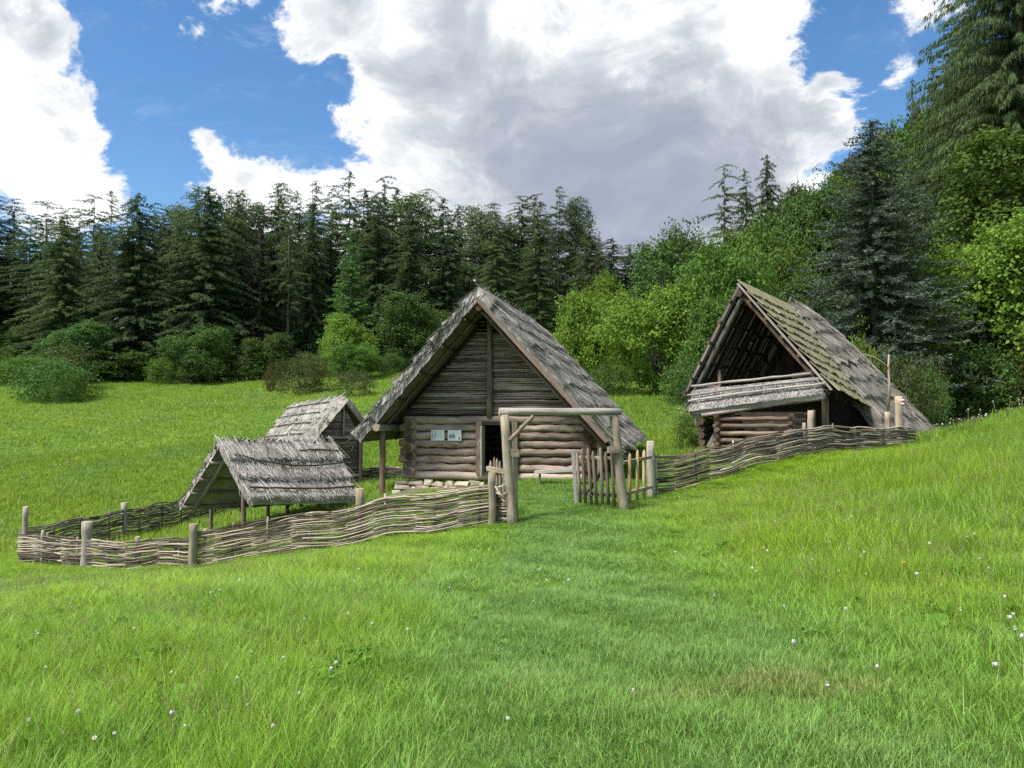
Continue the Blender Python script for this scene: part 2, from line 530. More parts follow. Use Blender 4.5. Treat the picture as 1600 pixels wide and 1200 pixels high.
M['spruce_dark'] = leaf_mat('dark_spruce_needles', (.04, .045, .026), (.075, .075, .042), .2, .2)
M['spruce_blue'] = leaf_mat('blue_spruce_needles', (.075, .106, .07), (.155, .21, .142), .22, .1)
M['leaf_bright'] = leaf_mat('bright_leaves', (.125, .205, .028), (.215, .32, .05), .4, .18)
M['leaf_mid'] = leaf_mat('green_leaves', (.075, .145, .028), (.14, .23, .044), .36, .2)
M['leaf_dark'] = leaf_mat('dark_green_leaves', (.06, .12, .03), (.112, .19, .046), .3, .2)
M['leaf_olive'] = leaf_mat('olive_leaves', (.055, .07, .025), (.115, .135, .045), .3, .2)
M['leaf_russet'] = leaf_mat('russet_leaves', (.07, .06, .02), (.15, .10, .035), .3, .2)
M['weed'] = leaf_mat('broad_weed_leaves', (.10, .22, .03), (.18, .32, .045), .35, .25)
M['seedhead'] = leaf_mat('grass_seed_heads', (.22, .22, .09), (.36, .33, .16), .3, .05)
M['stem'] = simple_mat('flower_stem', (.13, .17, .05), (.22, .22, .10), 10)
M['fluff'] = simple_mat('seed_fluff', (.5, .5, .46), (.66, .66, .63), 20)
M['petal_white'] = simple_mat('white_clover_petals', (.62, .60, .56), (.8, .78, .76), 20)
M['petal_pink'] = simple_mat('pink_clover_petals', (.42, .2, .32), (.6, .36, .48), 20)
M['petal_yellow'] = simple_mat('yellow_petals', (.65, .50, .02), (.8, .65, .04), 20)


# ------------------------------------------------------------------ terrain: a thin-plate surface through surveyed points
PTS = []
for u, v, Y in [
        (800, 1200, 3.5), (100, 1200, 4.2), (1500, 1200, 3.0), (800, 1000, 6.2), (100, 1000, 7.4), (1500, 1000, 5.2),
        (100, 950, 10.0), (870, 860, 12.5), (850, 795, 16.8), (800, 820, 15.5), (960, 800, 16.0), (900, 747, 20.0), (640, 770, 20.3),
        (760, 768, 19.6), (766, 752, 27.0), (540, 852, 16.6), (300, 886, 17.3), (150, 890, 17.8), (35, 880, 19.3), (0, 950, 12.0),
        (226, 842, 23.0), (342, 806, 27.0), (480, 800, 21.2), (390, 840, 19.0), (600, 762, 23.0), (540, 765, 25.5),
        (100, 780, 32), (100, 700, 48), (100, 640, 70), (100, 602, 88), (300, 592, 95), (0, 622, 80), (420, 602, 85), (560, 612, 70),
        (600, 577, 92), (560, 660, 45), (1000, 622, 45), (1000, 680, 30), (1030, 773, 18.2), (1140, 741, 18.6), (1250, 716, 19.2),
        (1425, 700, 21.0), (1200, 701, 22.0), (1300, 688, 25.0), (1470, 690, 26.0), (1250, 900, 8.5), (1600, 790, 10.5), (1600, 900, 6.9),
        (1500, 716, 17.5), (1600, 645, 24.0), (1600, 607, 36), (1250, 640, 40), (1450, 602, 42), (1120, 632, 42), (1000, 760, 18.5)]:
    p = W(u, v, Y)
    PTS.append((p.x, p.y, p.z))
PTS += [(0, 0, -1.6), (-5, 0, -2.25), (5, 0, -.85), (0, -8, -1.3), (-12, -6, -2.6), (12, -4, .3), (-14, 8, -3.4), (-22, 20, -3.9), (12, 8, -.1),
        (20, 20, .9), (24, 40, 4.0), (30, 50, 8.0), (35, 60, 12.0), (50, 60, 19.0), (30, 75, 11.5), (0, 85, 5.6), (15, 62, 3.6), (10, 80, 6.0),
        (-60, 130, 7.5), (0, 130, 7.0), (50, 130, 20.0), (-110, 110, 5.5), (-60, 60, 0.5), (-45, 30, -3.0), (70, 40, 22.0), (45, 20, 8.0),
        (-90, 60, 2.0), (40, -10, 4.0), (-50, -10, -5.0), (80, 100, 30.0), (-130, 150, 8.0), (110, 160, 36.0), (-30, 150, 7.5)]
PTS = np.array(PTS)


def tps_k(a, b):
    d2 = ((a[:, None, :] - b[None, :, :]) ** 2).sum(-1)
    return .5 * d2 * np.log(d2 + 1e-12)


def tps_fit(P, lam=.35):
    n = len(P)
    K = tps_k(P[:, :2], P[:, :2]) + lam * np.eye(n)
    Q = np.concatenate([np.ones((n, 1)), P[:, :2]], 1)
    A = np.block([[K, Q], [Q.T, np.zeros((3, 3))]])
    return np.linalg.solve(A, np.concatenate([P[:, 2], np.zeros(3)]))


TPS = tps_fit(PTS)


def H(x, y):
    x, y = np.atleast_1d(np.asarray(x, float)), np.atleast_1d(np.asarray(y, float))
    xc, yc = np.clip(x, -130, 110), np.clip(y, -10, 155)
    xy = np.stack([xc, yc], 1)
    out = np.empty(len(x))
    for i in range(0, len(x), 20000):
        q = xy[i:i + 20000]
        out[i:i + 20000] = tps_k(q, PTS[:, :2]) @ TPS[:-3] + TPS[-3] + q @ TPS[-2:]
    bump = .035 * (np.sin(x * 2.1 + 1.3 * np.sin(y * 1.7)) * np.cos(y * 1.6 + x * .4) + .6 * np.sin(x * 4.3 + y * 3.1))
    return out + bump


def h(x, y):
    return float(H(x, y)[0])


def axis(lo, hi, c, near, far):
    """coordinates dense around c, sparse far away"""
    out, x, s = [c], c, near
    while x < hi:
        x += s
        s = min(s * 1.035, far)
        out.append(x)
    x, s = c, near
    while x > lo:
        x -= s
        s = min(s * 1.035, far)
        out.insert(0, x)
    return np.array(out)


gx, gy = axis(-900, 900, 0, .22, 40), axis(-300, 1200, 8, .22, 40)
GX, GY = np.meshgrid(gx, gy)
GZ = H(GX.ravel(), GY.ravel())
nx, ny = len(gx), len(gy)
idx = np.arange(nx * ny).reshape(ny, nx)
quads = np.stack([idx[:-1, :-1], idx[:-1, 1:], idx[1:, 1:], idx[1:, :-1]], -1).reshape(-1, 4)
me = np_mesh('ground', np.stack([GX.ravel(), GY.ravel(), GZ], 1), quads, M['ground'], smooth=True)
ground = link_mesh('ground', me)
ground['kind'] = 'structure'


def G(u, Y, dz=0.0):
    """ground point in photo column u at depth Y"""
    x = (u - 800.0) / FPX * Y
    x = W(u, 600, Y).x
    return Vector((x, Y, h(x, Y) + dz))


# ------------------------------------------------------------------ thatch
def arr(v):
    return np.array([v[0], v[1], v[2]], float)


class Patch:
    """roof plane: A ridge start, B ridge end, C eave end, D eave start; s runs down the slope, l along the ridge"""

    def __init__(self, A, B, C, D, bulge=0.0):
        self.A, self.B, self.C, self.D = map(arr, (A, B, C, D))
        n = np.cross(self.B - self.A, self.D - self.A) + np.cross(self.B - self.A, self.C - self.B)
        if n[2] < 0:
            n = -n
        self.n = n / np.linalg.norm(n)
        self.L = np.linalg.norm(self.B - self.A)
        self.S = .5 * (np.linalg.norm(self.D - self.A) + np.linalg.norm(self.C - self.B))
        self.bulge = bulge

    def P(self, l, s, off=0.0):
        l, s = np.asarray(l, float)[..., None], np.asarray(s, float)[..., None]
        p = (1 - s) * ((1 - l) * self.A + l * self.B) + s * ((1 - l) * self.D + l * self.C)
        o = np.asarray(off, float)
        o = o[..., None] if o.ndim else o
        return p + self.n * (o + self.bulge * np.sin(np.pi * np.clip(l, 0, 1)) * np.sin(np.pi * np.clip(s, 0, 1)))


def thatch(parent, pt, mat, mat_under, courses=6, T=.25, step=.09, dens=1.0, straw_len=None, ridge_tuft=.05, name='thatch_roof', wid=.013, shag=1.0):
    """slab with stepped courses (the roof part) and the loose straw lying on it (a sub-part)"""
    off0 = arr(root_loc(parent))
    nl, ns = max(10, int(pt.L / .22)), courses * 5
    ls, ss = np.linspace(0, 1, nl + 1), []
    for k in range(courses):
        ss += [(k + f) / courses for f in (0.0, .3, .6, .9, .985)]
    ss.append(1.0)
    ss = np.array(ss)
    Lg, Sg = np.meshgrid(ls, ss)
    fr = (Sg * courses) % 1.0
    offt = .02 + step * fr + RNG.normal(0, .012, Lg.shape)
    wav = RNG.normal(0, .018, (courses + 1, nl + 1))
    sj = Sg + wav[np.minimum((Sg * courses + .02).astype(int), courses), np.arange(nl + 1)[None]] * np.where((Sg > 0.01) & (Sg < .995), 1, .3)
    top = pt.P(Lg, sj, offt) - off0
    bot = pt.P(Lg, Sg, -T + RNG.normal(0, .012, Lg.shape)) - off0
    R, Cn = Lg.shape
    V = np.concatenate([top.reshape(-1, 3), bot.reshape(-1, 3)])
    i = np.arange(R * Cn).reshape(R, Cn)
    q = np.stack([i[:-1, :-1], i[:-1, 1:], i[1:, 1:], i[1:, :-1]], -1).reshape(-1, 4)
    n0 = R * Cn
    rim = []
    for a in (i[0, :], i[-1, :], i[:, 0], i[:, -1]):
        rim.append(np.stack([a[:-1], a[1:], a[1:] + n0, a[:-1] + n0], -1))
    Fq = np.concatenate([q, q + n0] + rim)
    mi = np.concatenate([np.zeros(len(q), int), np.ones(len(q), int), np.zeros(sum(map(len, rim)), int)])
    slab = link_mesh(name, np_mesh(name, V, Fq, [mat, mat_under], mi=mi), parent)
    # loose straw
    p0s, p1s, ws, ms = [], [], [], []
    for k in range(courses):
        n = int(pt.L / .016 * dens)
        l = RNG.uniform(-.004, 1.004, n)
        s1 = (k + 1) / courses + RNG.normal(0, .022, n) * shag + wav[min(k + 1, courses)][np.clip((l * nl).astype(int), 0, nl)]
        sl = (1.25 / courses) * RNG.uniform(.5, 1.15, n)
        s0 = np.maximum(s1 - sl, -ridge_tuft * RNG.uniform(.2, 1.4, n))
        dl = RNG.normal(0, .030, n) * shag
        f0 = (s0 * courses) - k
        o0 = .015 + step * np.clip(f0, 0, 1) + RNG.uniform(0, .02, n)
        o1 = .02 + step + RNG.uniform(-.02, .055, n) * shag
        p0s.append(pt.P(l, s0, o0))
        p1s.append(pt.P(l + dl, s1, o1))
        ws.append(RNG.uniform(.5, 1.3, n) * wid)
    # straw ends along both verges and stray stalks
    for lv, sg in ((0.0, -1), (1.0, 1)):
        n = int(pt.S / .012 * dens)
        s0 = RNG.uniform(0, .95, n)
        p0s.append(pt.P(np.full(n, lv) - sg * RNG.uniform(.0, .03, n), s0, RNG.uniform(-T * .95, step * .8, n)))
        p1s.append(pt.P(np.full(n, lv) + sg * RNG.uniform(-.006, .012, n), s0 + RNG.uniform(.05, .17, n), RNG.uniform(-T * .95, step, n)))
        ws.append(RNG.uniform(.5, 1.2, n) * wid)
    n = int(pt.L * pt.S * 10 * dens)
    l, s = RNG.uniform(.02, .98, n), RNG.uniform(.02, .95, n)
    p0s.append(pt.P(l, s, step * .6))
    p1s.append(pt.P(l + RNG.normal(0, .05, n), s + RNG.uniform(.02, .1, n), step + RNG.uniform(.0, .10, n) * shag))
    ws.append(np.full(n, wid * .6))
    p0, p1, w = np.concatenate(p0s) - off0, np.concatenate(p1s) - off0, np.concatenate(ws)
    ref = np.repeat(pt.n[None], len(p0), 0) + RNG.normal(0, .35, p0.shape)
    me = strips_mesh('straw', p0, p1, w, mat, side_ref=ref)
    o = link_mesh('straw', me, slab)
    o['kind'] = 'stuff'
    return slab


def binding(parent, pt, s, l0, l1, mat, r=.022, off=.12, sag=.0, slant=0.0, name='binding_pole'):
    pts = []
    for i in range(13):
        t = i / 12
        pts.append(Vector(pt.P(np.array(l0 + (l1 - l0) * t), np.array(s + slant * t + sag * math.sin(math.pi * t) + U(-.006, .006)), np.array(off + U(-.012, .012)))))
    return MB().tube(pts, [r * U(.8, 1.1) for _ in pts], 6).build(name, mat, parent)


# ------------------------------------------------------------------ wattle fences
def wattle(name, label, path, heights, mat, stake_mat, rows, spacing=.95, r=.0155, rise=.07, extra=0.0):
    """path: ground points; heights above ground at each; woven of single withies round stakes"""
    path = [Vector(p) for p in path]
    root = thing(name, label, 'fence', path[0])
    cum = [0.0]
    for a, b in zip(path, path[1:]):
        cum.append(cum[-1] + (b - a).length)
    tot = cum[-1]

    def at(d):
        d = min(max(d, 0), tot)
        for i in range(len(path) - 1):
            if d <= cum[i + 1] + 1e-6:
                t = (d - cum[i]) / (cum[i + 1] - cum[i])
                p = path[i].lerp(path[i + 1], t)
                return Vector((p.x, p.y, h(p.x, p.y))), heights[i] + (heights[i + 1] - heights[i]) * t, (path[i + 1] - path[i]).normalized()
    ground_z = {}
    n = max(2, int(tot / .3))
    smp = [at(tot * i / n) for i in range(n + 1)]

    def q(d):
        x = d / tot * n
        i = min(int(max(x, 0)), n - 1)
        t = x - i
        p = smp[i][0].lerp(smp[i + 1][0], t)
        return p, smp[i][1] * (1 - t) + smp[i + 1][1] * t, smp[i][2]

    d = .04
    k = 0
    while d < tot:
        p, hh, tg = q(d)
        top = hh + U(-.03, rise)
        MB().log(p - Vector((0, 0, .15)), p + Vector((U(-.03, .03), U(-.03, .03), top)), U(.018, .028), sides=7, seg=2, cmi=1).build('stake', [stake_mat, M['endpale']], root)
        d += spacing * U(.85, 1.15)
    rows = int(rows * 2.25)
    for row in range(rows):
        d = U(-.8, 0)
        while d < tot - .2:
            ln = U(1.3, 2.9)
            a, b = max(d, -.05), min(d + ln, tot + .05)
            d += ln * U(.86, .97)
            if b - a < .4:
                continue
            m = max(3, int((b - a) / .2))
            pts, rad = [], []
            ph = (row % 2) * math.pi
            amp = U(.012, .05)
            tilt = U(-.045, .045)
            r0, r1 = (r * U(.85, 1.3), r * U(.45, .75))
            if U(0, 1) < .5:
                r0, r1 = r1, r0
            w1, w2 = U(0, 6.28), U(.6, 1.5)
            for i in range(m + 1):
                t = i / m
                dd = a + (b - a) * t
                p, hh, tg = q(dd)
                side = Vector((tg.y, -tg.x, 0)).normalized()
                z = (row + .4) / rows * hh + tilt * (t - .5) + .014 * math.sin(w1 + w2 * dd * 2) + U(-.010, .010)
                pts.append(p + side * (amp * math.cos(math.pi * dd / spacing + ph)) + Vector((0, 0, z)) + tg * (dd - min(max(dd, 0), tot)))
                rad.append(r0 + (r1 - r0) * t)
            MB().tube(pts, rad, 5, True).build('withy', mat, root)
    return root


def post(name, label, cat, p, height, r, mat, lean=(0, 0), group=None, cap=None, sides=10):
    """a post set in the ground, one mesh"""
    p = Vector(p)
    b = MB().log(Vector((0, 0, -.2)), Vector((lean[0], lean[1], height)), r, r * .9, sides=sides, seg=6, cmi=1, wander=.012, knob=.10)
    o = b.build(name, [mat, cap or M['endpale']])
    o.location = p
    return tag(o, label, cat, group)


def rel_stones(parent, spots, mat, name='stone'):
    for (p, sx, sy, sz) in spots:
        bm = bmesh.new()
        vs = [bm.verts.new((U(-1, 1) * sx / 2, U(-1, 1) * sy / 2, U(-1, 1) * sz / 2)) for _ in range(10)]
        for s1 in (-1, 1):
            for s2 in (-1, 1):
                bm.verts.new((s1 * sx * U(.26, .48), s2 * sy * U(.26, .48), sz * U(.15, .48)))
                bm.verts.new((s1 * sx * U(.38, .5), s2 * sy * U(.38, .5), -sz * U(.3, .5)))
        r = bmesh.ops.convex_hull(bm, input=bm.verts)
        bmesh.ops.delete(bm, geom=[e for e in r['geom_interior'] if isinstance(e, bmesh.types.BMVert)], context='VERTS')
        me = bpy.data.meshes.new(name)
        bm.to_mesh(me)
        bm.free()
        me.materials.append(mat)
        o = link_mesh(name, me, parent, Vector(p) - root_loc(parent))
        o.rotation_euler = (U(-.08, .08), U(-.08, .08), U(-.3, .3))


# ------------------------------------------------------------------ the log house
HO = W(766, 750, 20.6)
HA = math.radians(13)
HX, HY = Vector((math.cos(HA), -math.sin(HA), 0)), Vector((math.sin(HA), math.cos(HA), 0))


def L(x, y, z):
    return HO + HX * x + HY * y + Vector((0, 0, z))


house = thing('log_house', 'large log house with steep grey thatched gable roof and a dark open doorway', 'house', HO)
XL, XR, CH = -2.17, 2.62, .212
logm = [M['log'], M['endgrain']]
for k in range(8):
    z = .105 + CH * k
    full = k in (0, 7)
    xa, xb = XL - U(.22, .40), XR + U(.22, .40)
    pale = [M['log_pale'], M['endpale']] if k == 0 else logm
    if full:
        MB().log(L(xa, 0, z), L(xb, 0, z), .115, .105, 12, 14, .012, 1).build('log', pale, house)
    else:
        MB().log(L(xa, U(-.02, .02), z), L(-.27, U(-.02, .02), z), .107, .098, 12, 12, .018, 1, knob=.075).build('log', logm, house)
        MB().log(L(.71, U(-.02, .02), z), L(xb, U(-.02, .02), z), .107, .098, 12, 12, .018, 1, knob=.075).build('log', logm, house)
    for x in (XL, XR):
        if k < 7:
            MB().log(L(x, -U(.24, .46), z + .106), L(x, 6.4, z + .106), U(.10, .128), .108, 12, 10, .012, 1).build('log', logm, house)
    MB().log(L(XL - .3, 6.1, z), L(XR + .3, 6.1, z), .105, .1, 8, 4, .01, 1).build('log', logm, house)
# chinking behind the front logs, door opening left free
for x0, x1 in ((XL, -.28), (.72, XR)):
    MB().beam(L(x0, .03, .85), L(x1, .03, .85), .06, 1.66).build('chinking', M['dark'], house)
for x in (XL, XR):  # side and back chinking, added to keep daylight out of the room
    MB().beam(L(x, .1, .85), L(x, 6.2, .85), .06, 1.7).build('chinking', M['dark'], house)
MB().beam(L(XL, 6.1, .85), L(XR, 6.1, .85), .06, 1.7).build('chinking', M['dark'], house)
# door: two jambs, lintel, half-open leaf
for x, w in ((-.27, .17), (.70, .15)):
    MB().beam(L(x, -.07, .16), L(x, -.07, 1.55), w, .2, HY).build('door_jamb', M['brown'], house)
MB().beam(L(-.18, -.04, 1.51), L(.62, -.04, 1.51), .16, .1).build('lintel', M['dark'], house)
door = MB()
for i in range(4):
    a = L(-.16 + .03 * i, -.10 - .17 * i, .15)
    door.beam(a, a + Vector((0, 0, 1.28)), .165, .045, HX)
door = door.build('door', M['grey'], house)
MB().tube([L(-.20, -.22, .55), L(-.27, -.24, .72), L(-.22, -.24, .85), L(-.27, -.24, .98), L(-.2, -.22, 1.1)], .018, 6).build('handle', M['stripped'], door)
# gable: laths either side of the king post
z = 1.76
row = 0
while z < 3.95:
    hw = (4.60 - z) / 1.075
    th = .031 if z < 2.6 else .025
    for s in (-1, 1):
        x1 = s * (min(hw - .26, 2.36) if s < 0 else hw)
        MB().log(L(s * .05, -.02 + U(-.012, .012), z + U(-.008, .008)), L(x1, -.02 + U(-.012, .012), z + U(-.014, .014)), th * U(.85, 1.1), th * U(.7, 1.05), 6, 7, .007, None, 0, .12).build('lath', M['lath'], house)
    z += th * 2 * U(.88, 1.0)
    row += 1
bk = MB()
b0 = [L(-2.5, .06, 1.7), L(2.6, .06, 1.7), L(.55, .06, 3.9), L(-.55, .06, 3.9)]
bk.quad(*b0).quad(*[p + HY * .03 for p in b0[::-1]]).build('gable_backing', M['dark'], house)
MB().log(L(0, -.08, 1.66), L(0, -.08, 4.36), .085, .075, 8, 6, .008, 1).build('king_post', [M['brown'], M['endgrain']], house)
for zz in (4.02, 4.10, 4.2):
    MB().log(L(-.42 + .3 * (zz - 4), .0, zz + U(-.03, .03)), L(.40 - .3 * (zz - 4), .0, zz + U(-.04, .04)), .018, .012, 6, 3, .012).build('lath', M['lath'], house)
# roof
RL = 7.4
for side, ex, ez, ey in (('l', -3.42, 1.16, -1.05), ('r', 3.62, .94, -.95)):
    pt = Patch(L(0, -1.25, 4.93), L(0, RL - 1, 4.85), L(ex, RL - .9, ez), L(ex, ey, ez), bulge=-.05)
    if side == 'l':
        HPL = pt
    else:
        HPR = pt
    sl = thatch(house, pt, M['thatch'], M['thatch_dark'], courses=8, T=.22, step=.11, dens=1.7, ridge_tuft=.03, wid=.009, shag=.7)
    for f in (.16, .34, .52, .70, .88):
        p0, p1 = pt.P(np.array(-.0), np.array(f), np.array(-.27)), pt.P(np.array(.97), np.array(f), np.array(-.27))
        MB().log(p0, p1, .035, .03, 7, 6, .01, 1).build('roof_lath', [M['dark'], M['endgrain']], house)
    for l in (.03, .26, .5, .74, .97):
        if side == 'l' and l < .1:
            MB().log(pt.P(np.array(.085), np.array(.02), np.array(-.28)), pt.P(np.array(.085), np.array(.95), np.array(-.28)), .03, .026, 7, 6, .012, 1).build('roof_lath', [M['red'], M['endgrain']], house)
            continue
        p0, p1 = pt.P(np.array(l), np.array(.0), np.array(-.35)), pt.P(np.array(l), np.array(.97), np.array(-.35))
        MB().log(p0, p1, .055, .05, 8, 6, .012, 1).build('rafter', [M['brown'] if l < .1 else M['dark'], M['endgrain']], house)
    # bare board along the verge
    if side == 'r':
        p0, p1 = pt.P(np.array(-.006), np.array(.03), np.array(-.21)), pt.P(np.array(-.006), np.array(.93), np.array(-.21))
        MB().beam(p0, p1, .05, .095, pt.n, jit=.01).build('verge_board', M['brown'], house)
MB().log(L(0, -1.2, 4.46), L(0, 6.4, 4.46), .10, .09, 9, 6, .01, 1).build('ridge_beam', [M['dark'], M['endgrain']], house)
# wall plates carried by porch posts
MB().log(L(-2.78, -1.12, 1.40), L(-2.78, 6.2, 1.26), .095, .09, 10, 8, .01, 1).build('wall_plate', [M['grey'], M['endpale']], house)
MB().log(L(3.0, -.9, 1.34), L(3.0, 6.2, 1.3), .10, .09, 10, 8, .01, 1).build('wall_plate', [M['dark'], M['endgrain']], house)
for x, y, mm in ((-2.80, -.62, 'red'), (3.0, -.6, 'red'), (-2.78, 2.2, 'red'), (-2.78, 5, 'red'), (3.0, 3, 'red')):
    p = L(x, y, 0)
    zg = h(p.x, p.y) - HO.z
    MB().log(L(x, y, zg - .1), L(x, y, 1.28), .088, .082, 10, 6, .008, 1).build('porch_post', [M[mm], M['endgrain']], house)
# the dim room behind the doorway
MB().beam(L(.2, .05, .02), L(.2, 6.0, .02), 4.6, .04).build('floor', M['earth'], house)
# stone footing along the front
foot = thing('stone_footing', 'low dry stone footing of pale slabs under the front wall of the log house', 'wall', L(-1.3, -.35, -.1))
spots = []
for rowi, (y, zc, hh) in enumerate(((-.28, -.08, .13), (-.42, -.21, .14), (-.52, -.33, .13))):
    x = -2.55 - .0 * rowi
    while x < (-.1 if rowi < 1 else (-.45 if rowi == 1 else -1.6)):
        w = U(.13, .5)
        spots.append((L(x + w / 2, y + U(-.04, .04), zc + U(-.02, .02)), w * 1.0, U(.26, .36), hh * U(.7, 1.15)))
        x += w * .98
rel_stones(foot, spots, M['stone'])
# terrace in front
tp = [L(-2.9, -.6, 0), L(-2.2, -1.25, 0), L(-1.0, -1.1, 0), L(.3, -.95, 0), L(.55, -.2, 0), L(-2.7, -.1, 0)]
bm = bmesh.new()
ring = [bm.verts.new((p.x, p.y, h(p.x, p.y) + .035)) for p in tp]
bm.faces.new(ring)
bmesh.ops.triangulate(bm, faces=bm.faces[:])
bmesh.ops.subdivide_edges(bm, edges=bm.edges[:], cuts=4, use_grid_fill=True)
for v in bm.verts:
    v.co.z = h(v.co.x, v.co.y) + .04
me = bpy.data.meshes.new('path')
bm.to_mesh(me)
bm.free()
me.materials.append(M['earth'])
o = link_mesh('path', me)
o['kind'] = 'structure'
# two notice boards on the wall
for bx, kind in ((-1.42, 0), (-.95, 1)):
    zc = 1.18
    w, hh = .375, .285
    lab = 'white notice sheet with a dark stripe at its side on the log wall' if kind == 0 else 'white notice sheet with a small blue picture nailed beside the door'
    n = thing('notice_board', lab, 'sign', L(bx, -.135, zc), 'notice sheets on the log wall')
    MB().beam(L(bx - w / 2, -.135, zc), L(bx + w / 2, -.135, zc), .018, hh).build('board', M['signframe'], n)

    def sheet(x0, x1, z0, z1, mat, nm, d):
        MB().quad(L(bx + x0, -.1445 - d, zc + z0), L(bx + x1, -.1445 - d, zc + z0), L(bx + x1, -.1445 - d, zc + z1), L(bx + x0, -.1445 - d, zc + z1)).build(nm, mat, n)
    sheet(-w / 2 + .012, w / 2 - .012, -hh / 2 + .012, hh / 2 - .012, M['white'], 'paper', .0015)
    if kind == 0:
        sheet(-.168, -.05, -.12, .12, M['pale_ink'], 'column', .003)
        sheet(-.168, -.148, -.12, .12, M['ink'], 'column_line', .0045)
        sheet(-.075, -.058, -.06, .12, M['ink'], 'column_line', .0045)
        sheet(-.14, -.08, .02, .105, M['signframe'], 'picture', .0045)
        sheet(-.14, -.06, -.09, -.075, M['signframe'], 'picture', .0045)
        for i in range(7):
            sheet(-.03, .15 - U(0, .05), .10 - i * .03, .106 - i * .03, M['pale_ink'], 'print_line', .003)
    else:
        sheet(-.155, .02, -.075, .02, M['photo_blue'], 'picture', .003)
        sheet(-.06, -.02, -.02, .06, M['photo_blue'], 'picture', .003)
        sheet(.11, .16, -.12, -.04, M['ink'], 'picture', .003)
        for i in range(4):
            sheet(.06, .155 - U(0, .04), .11 - i * .028, .117 - i * .028, M['pale_ink'], 'print_line', .003)
        for i in range(2):
            sheet(-.15, .08 - U(0, .05), -.095 - i * .02, -.09 - i * .02, M['pale_ink'], 'print_line', .003)
# plank bench by the right part of the wall
bp0, bp1 = W(836, 738, 19.55), W(912, 732, 19.2)
bench = thing('plank_bench', 'low grey plank bench leaning along the log wall behind the open gate', 'bench', Vector((bp0.x, bp0.y, h(bp0.x, bp0.y))))
MB().beam(bp0, bp1, .22, .075, jit=.008).build('plank', M['grey'], bench)
for t in (.1, .85):
    p = bp0.lerp(bp1, t)
    MB().log(Vector((p.x, p.y, h(p.x, p.y) - .05)), p, .035, sides=7, seg=2).build('leg', M['grey'], bench)


# ------------------------------------------------------------------ the open A-frame barn
BA = math.radians(33)
BD = Vector((math.sin(BA), math.cos(BA), 0))
A = W(1155, 441, 21.5)
B = A + BD * 6.0
DR, CR = W(1303, 607, 20.08), W(1362, 638, 25.0)
DL = W(1067, 617, 22.4)
CL = DL + BD * 6.0
barn = thing('open_barn', 'tall open-fronted barn with mossy shingle roof running into thatch on the slope', 'barn', Vector((A.x + .5, A.y + 1, -1.0)))
pr = Patch(A, B, CR, DR)
pl = Patch(A, B, CL, DL)


def bar(pt, l0, s0, l1, s1, off, r, mat, name, sides=8, seg=6, wander=.012):
    p0, p1 = pt.P(np.array(l0), np.array(s0), np.array(off)), pt.P(np.array(l1), np.array(s1), np.array(off))
    return MB().log(p0, p1, r, r * .9, sides, seg, wander, 1).build(name, [mat, M['endgrain']], barn)


# right slope: boarding, then courses of split shingles
bb = MB()
g = [[Vector(pr.P(np.array(i / 12), np.array(j / 8), np.array(-.03))) for i in range(13)] for j in range(9)]
for j in range(8):
    for i in range(12):
        bb.quad(g[j][i], g[j][i + 1], g[j + 1][i + 1], g[j + 1][i])
bb.build('roof_boarding', M['dark'], barn)
ROWS, PER = 9, 30
for j in range(ROWS):
    l = -.012
    while l < .985:
        wl = U(.75, 1.3) / PER
        lc = l + wl / 2
        s0, s1 = j / ROWS - .02, (j + 1.18) / ROWS + U(-.018, .018)
        p0 = Vector(pr.P(np.array(lc), np.array(s0), np.array(.012 + U(0, .006))))
        p1 = Vector(pr.P(np.array(lc + U(-.004, .004)), np.array(min(s1, 1.03)), np.array(.075 + U(-.012, .02))))
        MB().beam(p0, p1, wl * 6.0 * .96, .022, pr.n, jit=.004).build('shingle', M['shingle'], barn)
        l += wl
# left slope: split boards with daylight between them
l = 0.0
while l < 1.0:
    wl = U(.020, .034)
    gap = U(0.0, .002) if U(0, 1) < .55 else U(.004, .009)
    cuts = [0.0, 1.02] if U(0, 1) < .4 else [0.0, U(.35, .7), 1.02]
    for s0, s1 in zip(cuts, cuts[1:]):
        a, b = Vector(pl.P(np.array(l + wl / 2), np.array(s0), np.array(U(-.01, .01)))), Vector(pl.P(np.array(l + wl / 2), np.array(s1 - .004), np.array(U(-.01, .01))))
        MB().beam(a, b, wl * 6 - gap * 6, .025, pl.n, jit=.004).build('roof_board', M['dark'], barn)  # all boards dark: the barn's inner shade is put into their colour
    l += wl
for s in (.16, .34, .52, .70, .84, .97):
    bar(pl, -.035 - U(0, .02), s, .98, s, -.075, .055, M['dark'], 'purlin')  # inner purlins coloured dark to stand for the shade under the roof
    bar(pr, .0, s * .97, .98, s * .97, -.11, .05, M['dark'], 'purlin')
for l, mm in ((.035, 'grey'), (.22, 'dark'), (.42, 'dark'), (.62, 'dark'), (.82, 'dark')):  # rafters behind the first are darkened, shade painted into the wood
    bar(pl, l, .02, l, 1.10 if l < .1 else 1.0, -.19, .062, M[mm], 'rafter')
    bar(pr, l, .02, l, 1.0, -.21, .062, M['red'] if l < .1 else M['dark'], 'rafter')
MB().log(Vector(A) - BD * .05 + Vector((0, 0, -.33)), Vector(B) + Vector((0, 0, -.33)), .08, .08, 9, 5, .01, 1).build('ridge_beam', [M['dark'], M['endgrain']], barn)
# weathered verge boards
for pt, mm in ((pr, 'grey'), (pl, 'lath')):
    p0, p1 = pt.P(np.array(-.004), np.array(.0), np.array(-.06)), pt.P(np.array(-.004), np.array(1.0), np.array(-.06))
    MB().beam(p0, p1, .035, .055, pt.n, jit=.006).build('verge_board', M[mm], barn)
# back of the nave, closed with planks added so the interior stays dark
def gz(p):
    return h(p.x, p.y)


